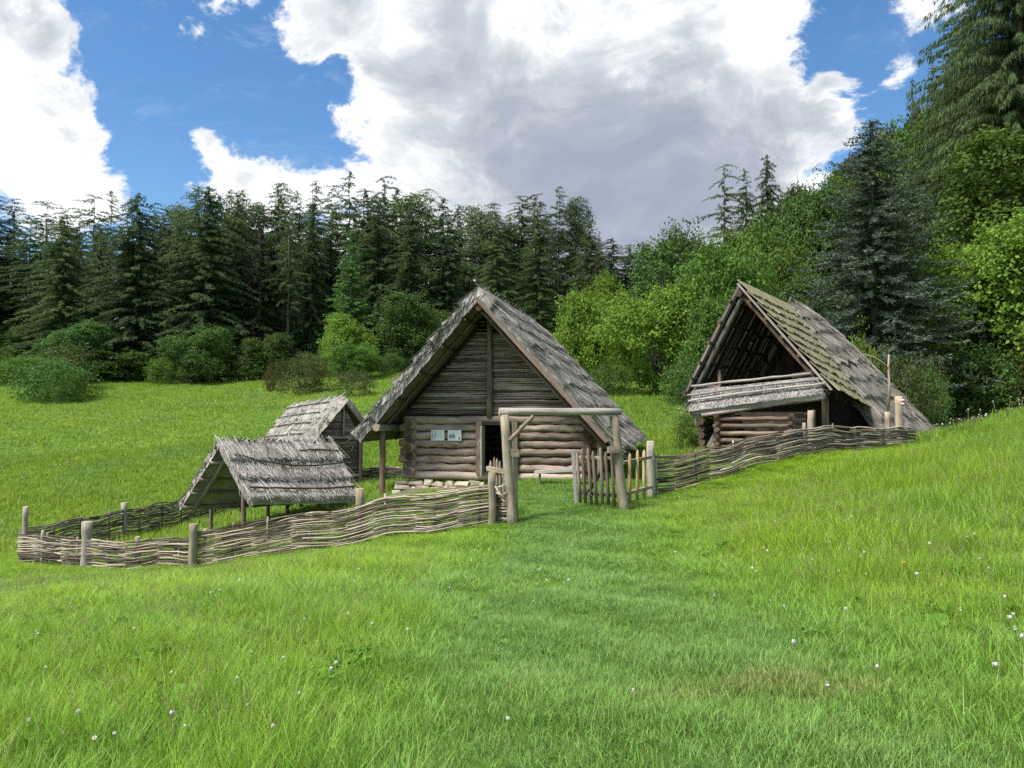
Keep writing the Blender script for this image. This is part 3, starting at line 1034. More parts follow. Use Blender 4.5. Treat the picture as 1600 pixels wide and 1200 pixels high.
bt = Vector(B) - BD * .25
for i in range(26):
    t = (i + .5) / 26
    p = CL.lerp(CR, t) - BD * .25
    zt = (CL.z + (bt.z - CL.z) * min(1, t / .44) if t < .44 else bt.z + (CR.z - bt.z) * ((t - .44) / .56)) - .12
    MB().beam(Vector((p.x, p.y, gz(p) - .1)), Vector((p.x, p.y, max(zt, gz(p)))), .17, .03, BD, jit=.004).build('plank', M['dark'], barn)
# low log wall under the left eave
lw0, lw1 = DL + BD * .5 + Vector((.35, -.2, 0)), CL + Vector((.35, -.2, 0))
zb = gz(lw0)
k = 0
while zb + .1 + .2 * k < DL.z - .05:
    z = zb + .1 + .2 * k
    MB().log(Vector((lw0.x, lw0.y, z)) - BD * U(.1, .3), Vector((lw1.x, lw1.y, z)), .1, .095, 9, 6, .01, 1).build('log', [M['dark'], M['endgrain']], barn)
    k += 1
# posts
for (u, vt, vb, Y, r, mm) in ((1290, 616, 700, 20.9, .10, 'brown'), (1125, 578, 640, 22.3, .055, 'red'), (1272, 640, 700, 21.2, .06, 'dark')):
    pt_, pb_ = W(u - 1, vt, Y), W(u + 2, vb, Y)
    MB().log(Vector((pb_.x, pb_.y, gz(pb_) - .15)), pt_, r, r * .92, 10, 5, .008, 1).build('post', [M[mm], M['endgrain']], barn)
p0, p1 = W(1062, 614, 22.6), W(1290, 590, 20.9)
MB().log(W(1080, 603, 22.8), W(1125, 606, 22.2), .07, .065, 9, 3, .01, 1).build('tie_beam', [M['lath'], M['endgrain']], barn)
MB().log(W(1240, 588, 21.6), W(1278, 580, 20.9), .10, .09, 9, 3, .01, 1).build('tie_beam', [M['lath'], M['endgrain']], barn)
# thatched aisle behind the shingles, reaching the ground
th1 = Patch(Vector(B) + BD * -.25 + Vector((0, 0, .07)), W(1268, 486, 29.3), Vector((W(1472, 690, 27.0).x, 27.0, h(W(1472, 690, 27.0).x, 27.0) + .1)),
            Vector((W(1392, 690, 23.3).x, 23.3, h(W(1392, 690, 23.3).x, 23.3) + .12)), bulge=.28)
thatch(barn, th1, M['thatch_barn'], M['thatch_dark'], courses=8, T=.30, step=.085, dens=1.7, wid=.010, shag=1.0)
e0 = W(1268, 486, 29.3)
th2 = Patch(Vector(B) - BD * .25 + Vector((0, 0, .07)), e0, e0 + Vector((-2.4, 1.5, -4.2)), CL + Vector((0, 0, -.5)), bulge=.1)
thatch(barn, th2, M['thatch_barn'], M['thatch_dark'], courses=6, T=.25, dens=.4)
# lean-to roof over the crib
lt = Patch(W(1083, 611, 21.9), W(1276, 590, 20.45), W(1288, 617, 19.55), W(1077, 645, 20.9), bulge=.03)
thatch(barn, lt, M['thatch'], M['thatch_dark'], courses=3, T=.10, step=.05, dens=1.8, shag=1.1, wid=.009, ridge_tuft=.02, name='lean_to_thatch')
for s, l0, l1 in ((-.02, -.01, 1.0), (.40, -.03, .985), (.66, -.01, 1.035), (1.0, -.0, .55)):
    binding(barn, lt, s, l0, l1, M['grey'], r=.036 if s < .9 else .03, off=.14 if s < .9 else .05, name='lean_to_pole')
MB().log(W(1087, 646, 20.95), Vector((W(1087, 650, 20.95).x, 20.95, W(1087, 668, 20.95).z)), .035, sides=7, seg=2).build('lean_to_hanger', M['grey'], barn)
MB().log(W(1096, 649, 20.75), W(1288, 622, 19.75), .05, .045, 8, 5, .01, 1).build('lean_to_eave_beam', [M['lath'], M['endgrain']], barn)
# the crib of crossed logs
cp0, cp1 = W(1122, 690, 20.7), W(1236, 685, 19.95)
ax = (Vector((cp1.x, cp1.y, 0)) - Vector((cp0.x, cp0.y, 0))).normalized()
zb = -1.12
for k in range(6):
    z = zb + .19 * k
    MB().log(Vector((cp0.x, cp0.y, z)) - ax * U(.05, .16), Vector((cp1.x, cp1.y, z + .02)) + ax * U(.06, .16), .062, .058, 9, 6, .01, 1).build('crib_log', [M['brown'] if k % 3 else M['red'], M['endpale']], barn)
    for p in (cp0, cp1):
        MB().log(Vector((p.x, p.y, z + .095)) - BD * U(.12, .2), Vector((p.x, p.y, z + .095)) + BD * 1.9, .058, .055, 9, 4, .01, 1).build('crib_log', [M['brown'], M['endgrain']], barn)
for t in (.18, .47, .72):
    p = Vector((cp0.x, cp0.y, 0)).lerp(Vector((cp1.x, cp1.y, 0)), t) + BD * .16
    MB().beam(Vector((p.x, p.y, zb - .1)), Vector((p.x, p.y, .02)), .13, .05, BD, jit=.005).build('crib_upright', M['brown'], barn)
cb0, cb1 = cp0 + BD * 1.9, cp1 + BD * 1.9
MB().beam(Vector((cb0.x, cb0.y, -.55)), Vector((cb1.x, cb1.y, -.55)), .05, 1.15).build('crib_back', M['dark'], barn)
for (u0, v0, u1, v1) in ((1108, 700, 1122, 676), (1112, 706, 1124, 686)):
    MB().beam(W(u0, v0, 20.9), W(u1, v1, 20.95), .18, .03, (0, 1, 0), jit=.01).build('loose_plank', M['grey'], barn)
# trodden floor
fl = MB()
f0 = [DL + Vector((.3, 0, 0)), DR + Vector((.2, 0, 0)), CR + Vector((1.2, 0, 0)), CL]
gridn = 8
gp = [[None] * (gridn + 1) for _ in range(gridn + 1)]
for j in range(gridn + 1):
    for i in range(gridn + 1):
        p = f0[0].lerp(f0[1], i / gridn).lerp(f0[3].lerp(f0[2], i / gridn), j / gridn)
        gp[j][i] = Vector((p.x, p.y, h(p.x, p.y) + .05))
for j in range(gridn):
    for i in range(gridn):
        fl.quad(gp[j][i], gp[j][i + 1], gp[j + 1][i + 1], gp[j + 1][i])
fl.build('floor', M['earth'], barn)

# ------------------------------------------------------------------ the low thatched shelter by the fence
FL, FR = W(390, 783, 18.0), W(557, 781, 19.7)
SRL, SRR = W(341, 692, 18.9), W(521, 692, 20.7)
BL = W(280, 792, 20.0)
BR = SRR + (BL - SRL)
shel = thing('thatched_shelter', 'low open shelter under a shaggy silver thatch roof inside the wattle enclosure', 'shelter', Vector((SRL.x + 1.3, SRL.y + .9, h(SRL.x + 1.3, SRL.y + .9))))
pf = Patch(SRL, SRR, FR, FL, bulge=-.06)
pb = Patch(SRL, SRR, BR, BL, bulge=-.04)
thatch(shel, pf, M['thatch_shed'], M['thatch_dark'], courses=3, T=.13, step=.13, dens=2.6, shag=1.4, ridge_tuft=.12, wid=.009)
thatch(shel, pb, M['thatch_shed'], M['thatch_barn'], courses=3, T=.12, step=.12, dens=1.0, shag=1.3, ridge_tuft=.06, wid=.013)
binding(shel, pf, .28, .05, 1.0, M['dark'], sag=.10, slant=.14, off=.17)
binding(shel, pf, .20, .62, .99, M['dark'], sag=-.02, slant=.02, off=.16)
binding(shel, pf, .86, .02, .99, M['dark'], sag=.01, off=.19, r=.026)


def sbar(pt, l0, s0, l1, s1, off, r, mat, name):
    p0, p1 = pt.P(np.array(l0), np.array(s0), np.array(off)), pt.P(np.array(l1), np.array(s1), np.array(off))
    MB().log(p0, p1, r, r * .9, 8, 5, .01, 1).build(name, [mat, M['endgrain']], shel)


for s in (.22, .48, .70, .92):
    sbar(pb, -.01, s, .98, s, -.165, .042, M['lath'], 'purlin')
    sbar(pf, .03, s, .97, s, -.175, .042, M['brown'], 'purlin')
for l in (.09, .5, .92):
    sbar(pb, l, .0, l, .98, -.25, .055, M['gatewood'], 'rafter')
    sbar(pf, l, .0, l, .97, -.26, .055, M['brown'], 'rafter')
sbar(pf, -.03, .02, .99, .02, -.12, .05, M['dark'], 'ridge_pole')
for u, v, Y, r in ((381, 780, 18.6, .06), (419, 792, 19.6, .045), (449, 792, 20.2, .045), (498, 793, 20.4, .045), (548, 775, 20.4, .055), (330, 800, 20.6, .05)):
    p = W(u, v, Y)
    zg = h(p.x, p.y)
    MB().log(Vector((p.x, p.y, zg - .1)), Vector((p.x, p.y, p.z + .25)), r, r * .93, 9, 4, .008, 1).build('post', [M['brown'], M['endgrain']], shel)
tr = W(366, 829, 18.6)
o = MB().beam(Vector((tr.x - .28, tr.y, h(tr.x, tr.y) + .16)), Vector((tr.x + .6, tr.y + .2, h(tr.x, tr.y) + .2)), .3, .22, jit=.02).build('log_trough', M['dark'])
tag(o, 'dark hollowed log trough standing under the low thatched shelter', 'trough')

# ------------------------------------------------------------------ the small granary behind it
gpk, gbk = W(540, 620, 25.0), W(456, 634, 27.6)
gel, geb = W(480, 690, 24.1), W(408, 694, 26.6)
ger = W(575, 664, 25.9)
gr = thing('granary', 'small wattle-walled granary with a combed grey thatch roof beside the log house', 'hut', Vector((gpk.x - .5, gpk.y + .8, h(gpk.x - .5, gpk.y + .8))))
pgl = Patch(gpk, gbk, geb, gel, bulge=.05)
pgr = Patch(gpk, gbk, gbk + (ger - gpk), ger)
thatch(gr, pgl, M['thatch_pale'], M['thatch_dark'], courses=4, T=.16, step=.05, dens=1.6, ridge_tuft=.08, wid=.009, shag=.8)
thatch(gr, pgr, M['thatch_pale'], M['thatch_dark'], courses=3, T=.14, step=.06, dens=.5, ridge_tuft=.05)
for s in (.13, .38, .62, .86):
    binding(gr, pgl, s, .16, 1.0, M['dark'], off=.10, slant=-.0, r=.02)
gx_ = (Vector((ger.x, ger.y, 0)) - Vector((gel.x, gel.y, 0))).normalized()
gy_ = (Vector((gbk.x, gbk.y, 0)) - Vector((gpk.x, gpk.y, 0))).normalized()
wc0, wc1 = W(493, 690, 24.75), W(563, 690, 25.45)
gzv = [gel.z, ger.z]
zf, zm, zt_ = W(530, 742, 25.1).z, W(530, 684, 25.1).z, gpk.z


def gp_(t, z, off=0.0):
    p = wc0.lerp(wc1, t) + gy_ * off
    return Vector((p.x, p.y, z))


tk = .60        # where the king post stands
z = zm + .06
while z < zt_ - .30:
    f = (z - zm) / (zt_ - .22 - zm)
    for t0, t1 in ((max(0, tk * f - .04), tk - .02), (tk + .02, 1.0 + (tk - 1.0) * f)):
        if t1 - t0 > .06:
            MB().log(gp_(t0, z), gp_(t1, z + U(-.01, .01)), .021, .018, 6, 4, .005).build('lath', M['lath'], gr)
    z += .04
z = zf
while z < zm - .05:
    MB().log(gp_(.46, z, U(-.01, .01)), gp_(.97, z + U(-.015, .015), U(-.01, .01)), .019, .014, 6, 5, .008).build('withy', M['withy_dark'], gr)
    z += .036
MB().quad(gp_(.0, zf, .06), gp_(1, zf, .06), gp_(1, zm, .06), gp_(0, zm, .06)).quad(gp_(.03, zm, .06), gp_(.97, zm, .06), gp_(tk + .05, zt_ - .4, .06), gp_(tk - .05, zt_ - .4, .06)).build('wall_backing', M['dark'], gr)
MB().log(gp_(-.05, zm + .03, -.05), gp_(1.04, zm - .02, -.05), .04, .038, 8, 4, .006, 1).build('tie_beam', [M['grey'], M['endgrain']], gr)
MB().log(gp_(.0, zm - .14, -.05), gp_(.47, zm - .15, -.05), .04, .038, 8, 4, .006, 1).build('tie_beam', [M['red'], M['endgrain']], gr)
MB().log(gp_(tk, zm, -.05), gp_(tk, zt_ - .15, -.05), .035, .03, 8, 3, .004, 1).build('king_post', [M['stake'], M['endgrain']], gr)
MB().log(gp_(tk + .03, zt_ - .2, -.12), gp_(1.06, zm + .35, -.12), .035, .03, 8, 3, .004, 1).build('rafter', [M['stake'], M['endpale']], gr)
for t, zt2, mm, rr in ((-.02, zm + .08, 'red', .075), (.46, zm - .1, 'red', .05), (1.0, zm + .02, 'red', .07)):
    p = gp_(t, 0, -.03)
    MB().log(Vector((p.x, p.y, h(p.x, p.y) - .2)), Vector((p.x, p.y, zt2)), rr, rr * .93, 9, 5, .008, 1).build('post', [M[mm], M['endpale']], gr)
MB().log(gp_(.4, zf - .05, -.02), gp_(1.02, zf - .03, -.02), .07, .065, 9, 4, .01, 1).build('sill', [M['grey'], M['endgrain']], gr)
sw0, sw1 = gp_(0.0, 0, 0), gp_(0.0, 0, 0) + gy_ * 2.4
z = zf
while z < gel.z + .15:
    MB().log(Vector((sw0.x, sw0.y, z)), Vector((sw1.x, sw1.y, z)), .05, .05, 6, 3, .005).build('log', M['lath'], gr)
    z += .1

# ------------------------------------------------------------------ fences
def gpt(u, v, Y):
    p = W(u, v, Y)
    return Vector((p.x, p.y, h(p.x, p.y)))


wattle('wattle_fence', 'long bleached wattle fence climbing from the corner posts to the gate', [gpt(304, 884, 17.25), gpt(420, 868, 16.9), gpt(560, 849, 16.4), gpt(680, 832, 16.0), gpt(772, 819, 15.75)],
       [.80, .80, .84, .86, .80], M['withy'], M['withy'], 17)
wattle('wattle_fence', 'short pale wattle fence with knobbly rods at the lowest corner of the meadow', [gpt(33, 880, 19.0), gpt(130, 886, 18.2), gpt(215, 888, 17.7), gpt(298, 885, 17.3)],
       [.74, .66, .62, .60], M['withy'], M['withy'], 13, r=.019)
wattle('wattle_fence', 'dark old wattle fence along the back of the enclosure behind the thatched shelter', [gpt(36, 850, 19.3), gpt(120, 848, 21.0), gpt(226, 842, 23.0), gpt(345, 806, 27.0), gpt(480, 790, 28.2), gpt(630, 765, 26.5)],
       [.85, .9, .95, .95, .8, .55], M['withy_dark'], M['withy_dark'], 15, r=.019)
wattle('wattle_fence', 'bowed brown wattle fence running up to the open barn', [gpt(1024, 773, 18.1), gpt(1080, 757, 18.3), gpt(1140, 741, 18.6), gpt(1195, 728, 18.9), gpt(1250, 716, 19.2), gpt(1340, 707, 20.1), gpt(1426, 700, 21.0)],
       [.86, .80, .78, .76, .72, .66, .55], M['withy'], M['withy'], 15, r=.017)
wattle('wattle_fence', 'stub of wattle between two posts at the gate', [gpt(772, 819, 15.8), gpt(794, 818, 15.6)], [.62, .62], M['withy'], M['stake'], 12, spacing=.3)

for (u, v, Y, ht, d, lean, mm, lab) in (
        (37, 880, 19.1, 1.36, .072, (.02, 0), 'stake', 'tall grey post at the far outer corner of the wattle enclosure'),
        (135, 889, 18.25, 1.05, .125, (0, 0), 'stake', 'stout grey post in the middle of the short pale wattle fence'),
        (300, 886, 17.15, .98, .095, (.02, 0), 'gatewood', 'stout post where the two front wattle fences meet'),
        (318, 884, 17.35, .80, .05, (.02, 0), 'stake', 'thin grey post beside the stout wattle corner post'),
        (66, 884, 18.75, .82, .045, (0, 0), 'stake', 'short stake showing above the pale wattle near its outer end'),
        (214, 890, 17.85, .70, .055, (0, 0), 'stake', 'short pale stake topping the wattle before the corner posts'),
        (193, 846, 22.4, 1.12, .09, (0, 0), 'stake', 'grey post rising from the dark back wattle fence'),
        (562, 848, 16.75, 1.14, .10, (0, 0), 'stripped', 'pale stump-like post standing behind the long wattle by the shelter'),
        (769, 819, 15.62, 1.06, .085, (.0, 0), 'gatewood', 'grey-brown post that ends the long wattle fence at the gate'),
        (1018, 777, 17.9, 1.26, .105, (-.02, 0), 'stake', 'thick grey post between the yellow pickets and the bowed wattle'),
        (1268, 713, 19.75, 1.10, .095, (0, 0), 'stripped', 'peeled pale post with dark knots before the barn opening'),
        (1257, 714, 19.7, .82, .05, (0, 0), 'stake', 'small grey post beside the peeled post at the barn'),
        (1388, 705, 21.3, .98, .085, (0, 0), 'stripped', 'pale post carrying a forked branch at the upper fence end')):
    post('fence_post', lab, 'post', gpt(u, v, Y), ht, d, M[mm], lean, 'posts of the wattle fences')
# way-mark post with its white-red-white blaze
wp = gpt(1405, 702, 21.35)
wm = thing('waymark_post', 'pale post with a white and red painted trail mark near its top', 'post', wp)
ht = W(1405, 619, 21.35).z - wp.z
MB().log(wp - Vector((0, 0, .2)), wp + Vector((.0, 0, ht)), .125, .105, 12, 7, .012, 1, knob=.09).build('shaft', [M['stripped'], M['endpale']], wm)
mz = wp.z + ht - .16
for dz, mm, nm in ((.05, 'paint_white', 'white_band'), (.0, 'paint_red', 'red_band'), (-.05, 'paint_white', 'white_band')):
    MB().tube([Vector((wp.x + .07, wp.y - .075, mz + dz - .024)), Vector((wp.x + .07, wp.y - .075, mz + dz + .024))], .062, 10).build(nm, M[mm], wm)
# forked branch
fb = thing('forked_branch', 'thin bare branch with an arched side twig standing on the pale fence post', 'branch', gpt(1388, 705, 21.3) + Vector((0, 0, .95)))
q0 = gpt(1388, 705, 21.3) + Vector((0, 0, .95))
MB().tube([q0, W(1390, 600, 21.3), W(1388, 575, 21.3), W(1389, 554, 21.3)], [.04, .036, .03, .022], 7).build('stem', M['stripped'], fb)
MB().tube([W(1388, 576, 21.3), W(1380, 567, 21.25), W(1366, 558, 21.25), W(1350, 553, 21.2)], [.025, .022, .018, .012], 6).build('twig', M['stripped'], fb)

# ------------------------------------------------------------------ the gate
gate = thing('gateway', 'rustic timber gateway with a round crossbeam, two braced posts in front of the log house', 'gate', gpt(880, 810, 15.7))
gm = [M['gatewood'], M['endpale']]


def glog(a, b, r, r2, nm, mats=gm, **k):
    return MB().log(a, b, r, r2, 10, 6, .008, 1, **k).build(nm, mats, gate)


lp = gpt(802, 820, 15.45)
rp = gpt(977, 800, 16.05)
glog(lp - Vector((0, 0, .2)), W(788, 648, 15.5), .105, .09, 'post')
glog(rp - Vector((0, 0, .2)), W(959, 650, 16.0), .105, .09, 'post')
glog(W(780, 643.5, 15.5), W(970, 643.5, 16.0), .078, .072, 'crossbeam', [M['grey'], M['endpale']])
lp2 = gpt(806, 818, 15.75)
MB().beam(lp2 - Vector((0, 0, .15)), W(806, 712, 15.7), .085, .07, (0, 1, 0), jit=.005).build('stile', M['picket'], gate)
glog(W(796, 689, 15.4), W(833, 650, 15.55), .042, .04, 'brace')
glog(W(926, 650, 15.9), W(961, 690, 16.0), .045, .042, 'brace')
MB().beam(W(798, 708, 15.42), W(811, 708, 15.42), .12, .13, jit=.008).build('block', M['gatewood'], gate)
MB().beam(W(950, 703, 15.9), W(968, 703, 15.95), .12, .13, jit=.008).build('block', M['gatewood'], gate)


def pickets(parent, a, b, n, hts, mat, r=.033, lean=.0, nm='picket'):
    for i in range(n):
        t = (i + .5) / n
        p = a.lerp(b, t)
        zb, ht = p.z + U(-.02, .05), hts[i] if isinstance(hts, list) else hts * U(.95, 1.05)
        q = Vector((p.x + U(-.02, .02) + lean, p.y, p.z + ht))
        bb_ = MB()
        base = Vector((p.x, p.y, zb))
        d = (q - base)
        bb_.tube([base, base + d * .45 + Vector((U(-.008, .008), 0, 0)), base + d * .93, q], [r, r * .97, r * .88, r * .15], 8, wob=.15)
        bb_.build(nm, mat, parent)


leaf = thing('gate_leaf', 'open picket gate leaf of brown pointed stakes swung beside its gate post', 'gate', gpt(940, 803, 16.3))
la, lb = gpt(898, 804, 16.9), gpt(974, 801, 16.1)
la.z += .06
lb.z += .06
hts = [1.14, 1.10, 1.20, 1.22, 1.16, 1.24, 1.16, 1.30, 1.24]
pickets(leaf, la.lerp(lb, .06), lb, 8, hts[1:], M['picket'], r=.036, lean=-.07)
MB().beam(la + Vector((.03, 0, 0)), la + Vector((-.03, 0, 1.16)), .075, .06, (0, 1, 0), jit=.006).build('stile', M['grey'], leaf)
bk_ = Vector((0.02, .07, 0))
for z in (.22, 1.0):
    MB().beam(la + bk_ + Vector((-.03, 0, z)), lb + bk_ + Vector((0, 0, z + .02)), .045, .07, jit=.006).build('rail', M['gatewood'], leaf)
MB().beam(la.lerp(lb, .28) + bk_ + Vector((0, .05, .25)), la.lerp(lb, .72) + bk_ + Vector((0, .05, .98)), .04, .06, jit=.006).build('brace', M['iron'], leaf)
leaf2 = thing('gate_leaf', 'narrow picket gate leaf of weathered stakes half hidden behind the first gate post', 'gate', gpt(778, 818, 16.2))
l2a, l2b = gpt(765, 812, 16.9), gpt(790, 816, 16.0)
pickets(leaf2, l2a, l2b, 5, 1.22, M['picket'], r=.036)
MB().beam(l2a + Vector((-.05, -.09, 1.0)), l2b + Vector((.02, -.09, 1.0)), .05, .09, jit=.008).build('rail', M['stripped'], leaf2)
MB().beam(l2a + Vector((-.05, -.09, .2)), l2b + Vector((.02, -.09, .2)), .05, .09, jit=.008).build('rail', M['gatewood'], leaf2)
tie = MB().tube([W(774, 760, 15.55), W(780, 770, 15.45), W(787, 783, 15.4), W(791, 790, 15.4)], [.02, .026, .024, .016], 6)
tie.tube([W(775, 762, 15.45), W(784, 760, 15.4), W(789, 757, 15.4)], [.018, .02, .012], 6)
tie.tube([W(775, 770, 15.4), W(783, 774, 15.38), W(792, 770, 15.4)], [.016, .018, .014], 6)
tag(tie.build('twig_tie', M['stripped']), 'bleached twisted twig wound between the wattle end post and the gate post', 'branch')
pf_ = thing('picket_panel', 'three fresh yellow pickets on rails between the gate post and the thick grey post', 'fence', gpt(995, 790, 17.3))
pa, pbq = gpt(978, 795, 16.6), gpt(1012, 784, 17.7)
pickets(pf_, pa, pbq, 3, [1.12, 1.16, 1.12], M['picket_new'], r=.04)
for z in (.25, .93):
    MB().beam(pa + Vector((-.05, .07, z)), pbq + Vector((.1, .07, z)), .05, .07, jit=.006).build('rail', M['gatewood'], pf_)


# ------------------------------------------------------------------ trees
def nrm(a):
    return a / (np.linalg.norm(a, axis=-1, keepdims=True) + 1e-9)


def conifer_mesh(name, Hh, R, base, whorl, nb, step, slen, sw, mat, up=.25, droop=.55, hang=(.1, .7), pp=.8, fine=2, gap=.1, seed=0, irregular=.25, yaw=70, tip_up=0.0):
    r_ = np.random.default_rng(seed)
    P0, P1, Wd = [], [], []
    z = base * Hh
    while z < Hh * .985:
        t = (z - base * Hh) / (Hh * (1 - base))
        rr = R * (1 - t) ** pp * (.55 + .45 * min(1, t / .16)) + .18
        k = nb if t < .8 else max(3, nb - 2)
        for a in range(k):
            if r_.random() < gap:
                continue
            az = r_.uniform(0, 2 * np.pi)
            ln = rr * r_.uniform(1 - 1.6 * irregular, 1 + irregular)
            m = max(2, int(ln / step))
            s = np.linspace(.10, 1, m) + r_.uniform(-.02, .02, m)
            zz = z + r_.uniform(-.5, .5) * whorl + ln * (up * s - droop * s ** 2 * r_.uniform(.6, 1.3) + tip_up * s ** 4)
            wob = r_.normal(0, .06)
            azs = az + wob * s * 2
            base_p = np.stack([np.cos(azs) * ln * s, np.sin(azs) * ln * s, zz], 1)
            for f in range(fine):
                n = m
                yo = r_.uniform(-1, 1, n) * np.radians(yaw)
                hg = r_.uniform(hang[0], hang[1], n)
                d = nrm(np.stack([np.cos(azs + yo), np.sin(azs + yo), -hg], 1))
                l = slen * r_.uniform(.55, 1.25, n) * (1 - .35 * s) * (1 - .6 * t ** 2)
                jit = r_.normal(0, step * .25, (n, 3))
                P0.append(base_p + jit)
                P1.append(base_p + jit + d * l[:, None])
                Wd.append(np.full(n, sw) * r_.uniform(.6, 1.3, n))
        z += whorl * r_.uniform(.8, 1.2)
    p0, p1, w = np.concatenate(P0), np.concatenate(P1), np.concatenate(Wd)
    mid = (p0 * .55 + p1 * .45)
    ref = np.zeros_like(p0)
    ref[:, 2] = 1
    ref += r_.normal(0, .6, p0.shape)
    d = p1 - p0
    s = nrm(np.cross(d, ref)) * w[:, None]
    V = np.stack([p0, mid - s, p1, mid + s], 1).reshape(-1, 3)
    me = np_mesh(name, V, np.arange(len(V)).reshape(-1, 4), mat)
    return me


def trunk_mesh(name, Hh, r, mat, sticks=0, stick_zone=(.1, .5), stick_len=1.5, seed=0, lean=.0, fork=0):
    st = random.getstate()
    random.seed(seed)
    b = MB()
    n = 9
    pts = [Vector((lean * Hh * (i / n) ** 2 + U(-.05, .05) * (i > 0), U(-.05, .05) * (i > 0), -.4 + (Hh * .97 + .4) * i / n)) for i in range(n + 1)]
    b.tube(pts, [max(.015, r * (1 - .93 * i / n) * (1.25 if i == 0 else 1)) for i in range(n + 1)], 8)
    for k in range(sticks):
        z = Hh * U(*stick_zone)
        az = U(0, 6.28)
        ln = stick_len * U(.4, 1.1)
        a = Vector((0, 0, z))
        d = Vector((math.cos(az), math.sin(az), 0))
        b.tube([a, a + d * ln * .5 + Vector((0, 0, ln * U(-.12, .15))), a + d * ln + Vector((0, 0, ln * U(-.35, .1)))], [.035, .022, .008], 3, False)
    for k in range(fork):
        z = Hh * U(.12, .4)
        az = U(0, 6.28)
        ln = Hh * U(.3, .5)
        a = Vector((0, 0, z))
        d = Vector((math.cos(az), math.sin(az), 0))
        b.tube([a, a + d * ln * .35 + Vector((0, 0, ln * .45)), a + d * ln * .6 + Vector((0, 0, ln * .95))], [r * .5, r * .3, r * .06], 6, False)
    o = b.build(name, mat)
    me = o.data
    bpy.data.objects.remove(o)
    random.setstate(st)
    return me


def broadleaf_mesh(name, Hh, R, mat, n_leaf, leaf, lobes, base=.12, seed=0, flat=1.0, clump=.16, per=16, rag=.2):
    """leaf-sized faces gathered in twigs, twigs gathered on uneven boughs"""
    r_ = np.random.default_rng(seed)
    cz = Hh * (base + 1) / 2
    az_ = Hh * (1 - base) / 2
    # boughs
    C, RR = [], []
    for i in range(lobes):
        while True:
            q = r_.uniform(-1, 1, 3)
            d = np.linalg.norm(q)
            if .25 < d < .9:
                break
        k = .62 + .42 * r_.random()
        taper = 1.0 - .25 * max(0, q[2])
        C.append([q[0] * R * k * taper, q[1] * R * k * taper, cz + q[2] * az_ * k])
        RR.append(R * r_.uniform(.18, .50))
    C.append([0, 0, cz])
    RR.append(R * .6)
    C, RR = np.array(C), np.array(RR)
    ntw = n_leaf // per
    li = r_.choice(len(C), ntw, p=RR ** 2 / (RR ** 2).sum())
    d = nrm(r_.normal(size=(ntw, 3)) * np.array([1, 1, 1.05]) + np.array([0, 0, .22]))
    rad = RR[li] * (1 - np.abs(r_.normal(0, rag, ntw))) * r_.choice([1.0, 1.18], ntw, p=[.8, .2])
    shoot = r_.random(ntw) < .13
    d[shoot] = nrm(d[shoot] + np.array([0, 0, .7]))
    rad = np.where(shoot, rad * r_.uniform(1.05, 1.5, ntw), rad)
    tw = C[li] + d * rad[:, None] * np.array([1, 1, flat])
    # drop twigs buried deep in another bough
    keep = np.ones(ntw, bool)
    for c, rr in zip(C, RR):
        keep &= (np.linalg.norm((tw - c) / np.array([1, 1, flat]), axis=1) > rr * .60)
    for k in range(14):                      # gaps between the boughs
        q = nrm(r_.normal(size=3)) * np.array([R, R, az_]) * r_.uniform(.6, 1.0) + np.array([0, 0, cz])
        keep &= np.linalg.norm(tw - q, axis=1) > R * r_.uniform(.10, .24)
    keep &= tw[:, 2] > Hh * .015
    tw, d = tw[keep], d[keep]
    k = len(tw)
    cen = np.repeat(tw, per, 0) + r_.normal(size=(k * per, 3)) * clump * np.array([1, 1, .7])
    nd = nrm(np.repeat(d, per, 0) * .7 + r_.normal(size=(k * per, 3)) * .75 + np.array([0, 0, .5]))
    ax_ = nrm(np.cross(nd, r_.normal(size=nd.shape)))
    sd = np.cross(nd, ax_)
    ln = leaf * r_.uniform(.55, 1.25, k * per)[:, None]
    drop = nd * ln * .18
    V = np.stack([cen - ax_ * ln * .5, cen + sd * ln * .32 - drop * .3, cen + ax_ * ln * .5 - drop, cen - sd * ln * .32 - drop * .3], 1).reshape(-1, 3)
    return np_mesh(name, V, np.arange(len(V)).reshape(-1, 4), mat)


def swap_mat(me, mat):
    m = me.copy()
    m.materials.clear()
    m.materials.append(mat)
    return m


PROTO = {}


def proto(key, Hh, R, crown, trunk):
    PROTO[key] = (Hh, R, crown, trunk)


for i in range(4):      # tall forest larches, crown on the upper part, bare trunk with dead sticks below
    proto('larch_tall%d' % i, 24, 3.4, conifer_mesh('crown', 24, 3.4, .18 + .06 * i, .36, 7, .21, .55, .045, M['larch'], up=.22, droop=.42, hang=(-.1, 1.1), pp=(.42, .55, .5, .7)[i], fine=10, gap=.12 + .04 * i, seed=20 + i, irregular=.42),
          trunk_mesh('trunk', 24, .24, M['bark'], 26, (.08, .5), 1.7, seed=i, lean=.012 * (i - 1.5)))
for i in range(2):      # sparse ones, light between the whorls
    proto('larch_thin%d' % i, 24, 3.0, conifer_mesh('crown', 24, 3.0, .34, .55, 6, .21, .5, .042, M['larch'], up=.16, droop=.36, hang=(-.05, 1.0), pp=.42, fine=10, gap=.25, seed=40 + i, irregular=.5),
          trunk_mesh('trunk', 24, .22, M['bark'], 34, (.08, .62), 1.8, seed=10 + i, lean=.02 * (i - .5)))
for i in range(3):      # full larches at the wood's edge
    proto('larch_full%d' % i, 23, 5.0, conifer_mesh('crown', 23, 5.0, .02, .38, 8, .24, .70, .052, M['larch'], up=.14, droop=.40, hang=(.1, 1.6), pp=(.55, .66, .5)[i], fine=10, gap=.08, seed=60 + i, irregular=.40),
          trunk_mesh('trunk', 23, .34, M['bark'], 10, (.05, .3), 2.0, seed=20 + i))
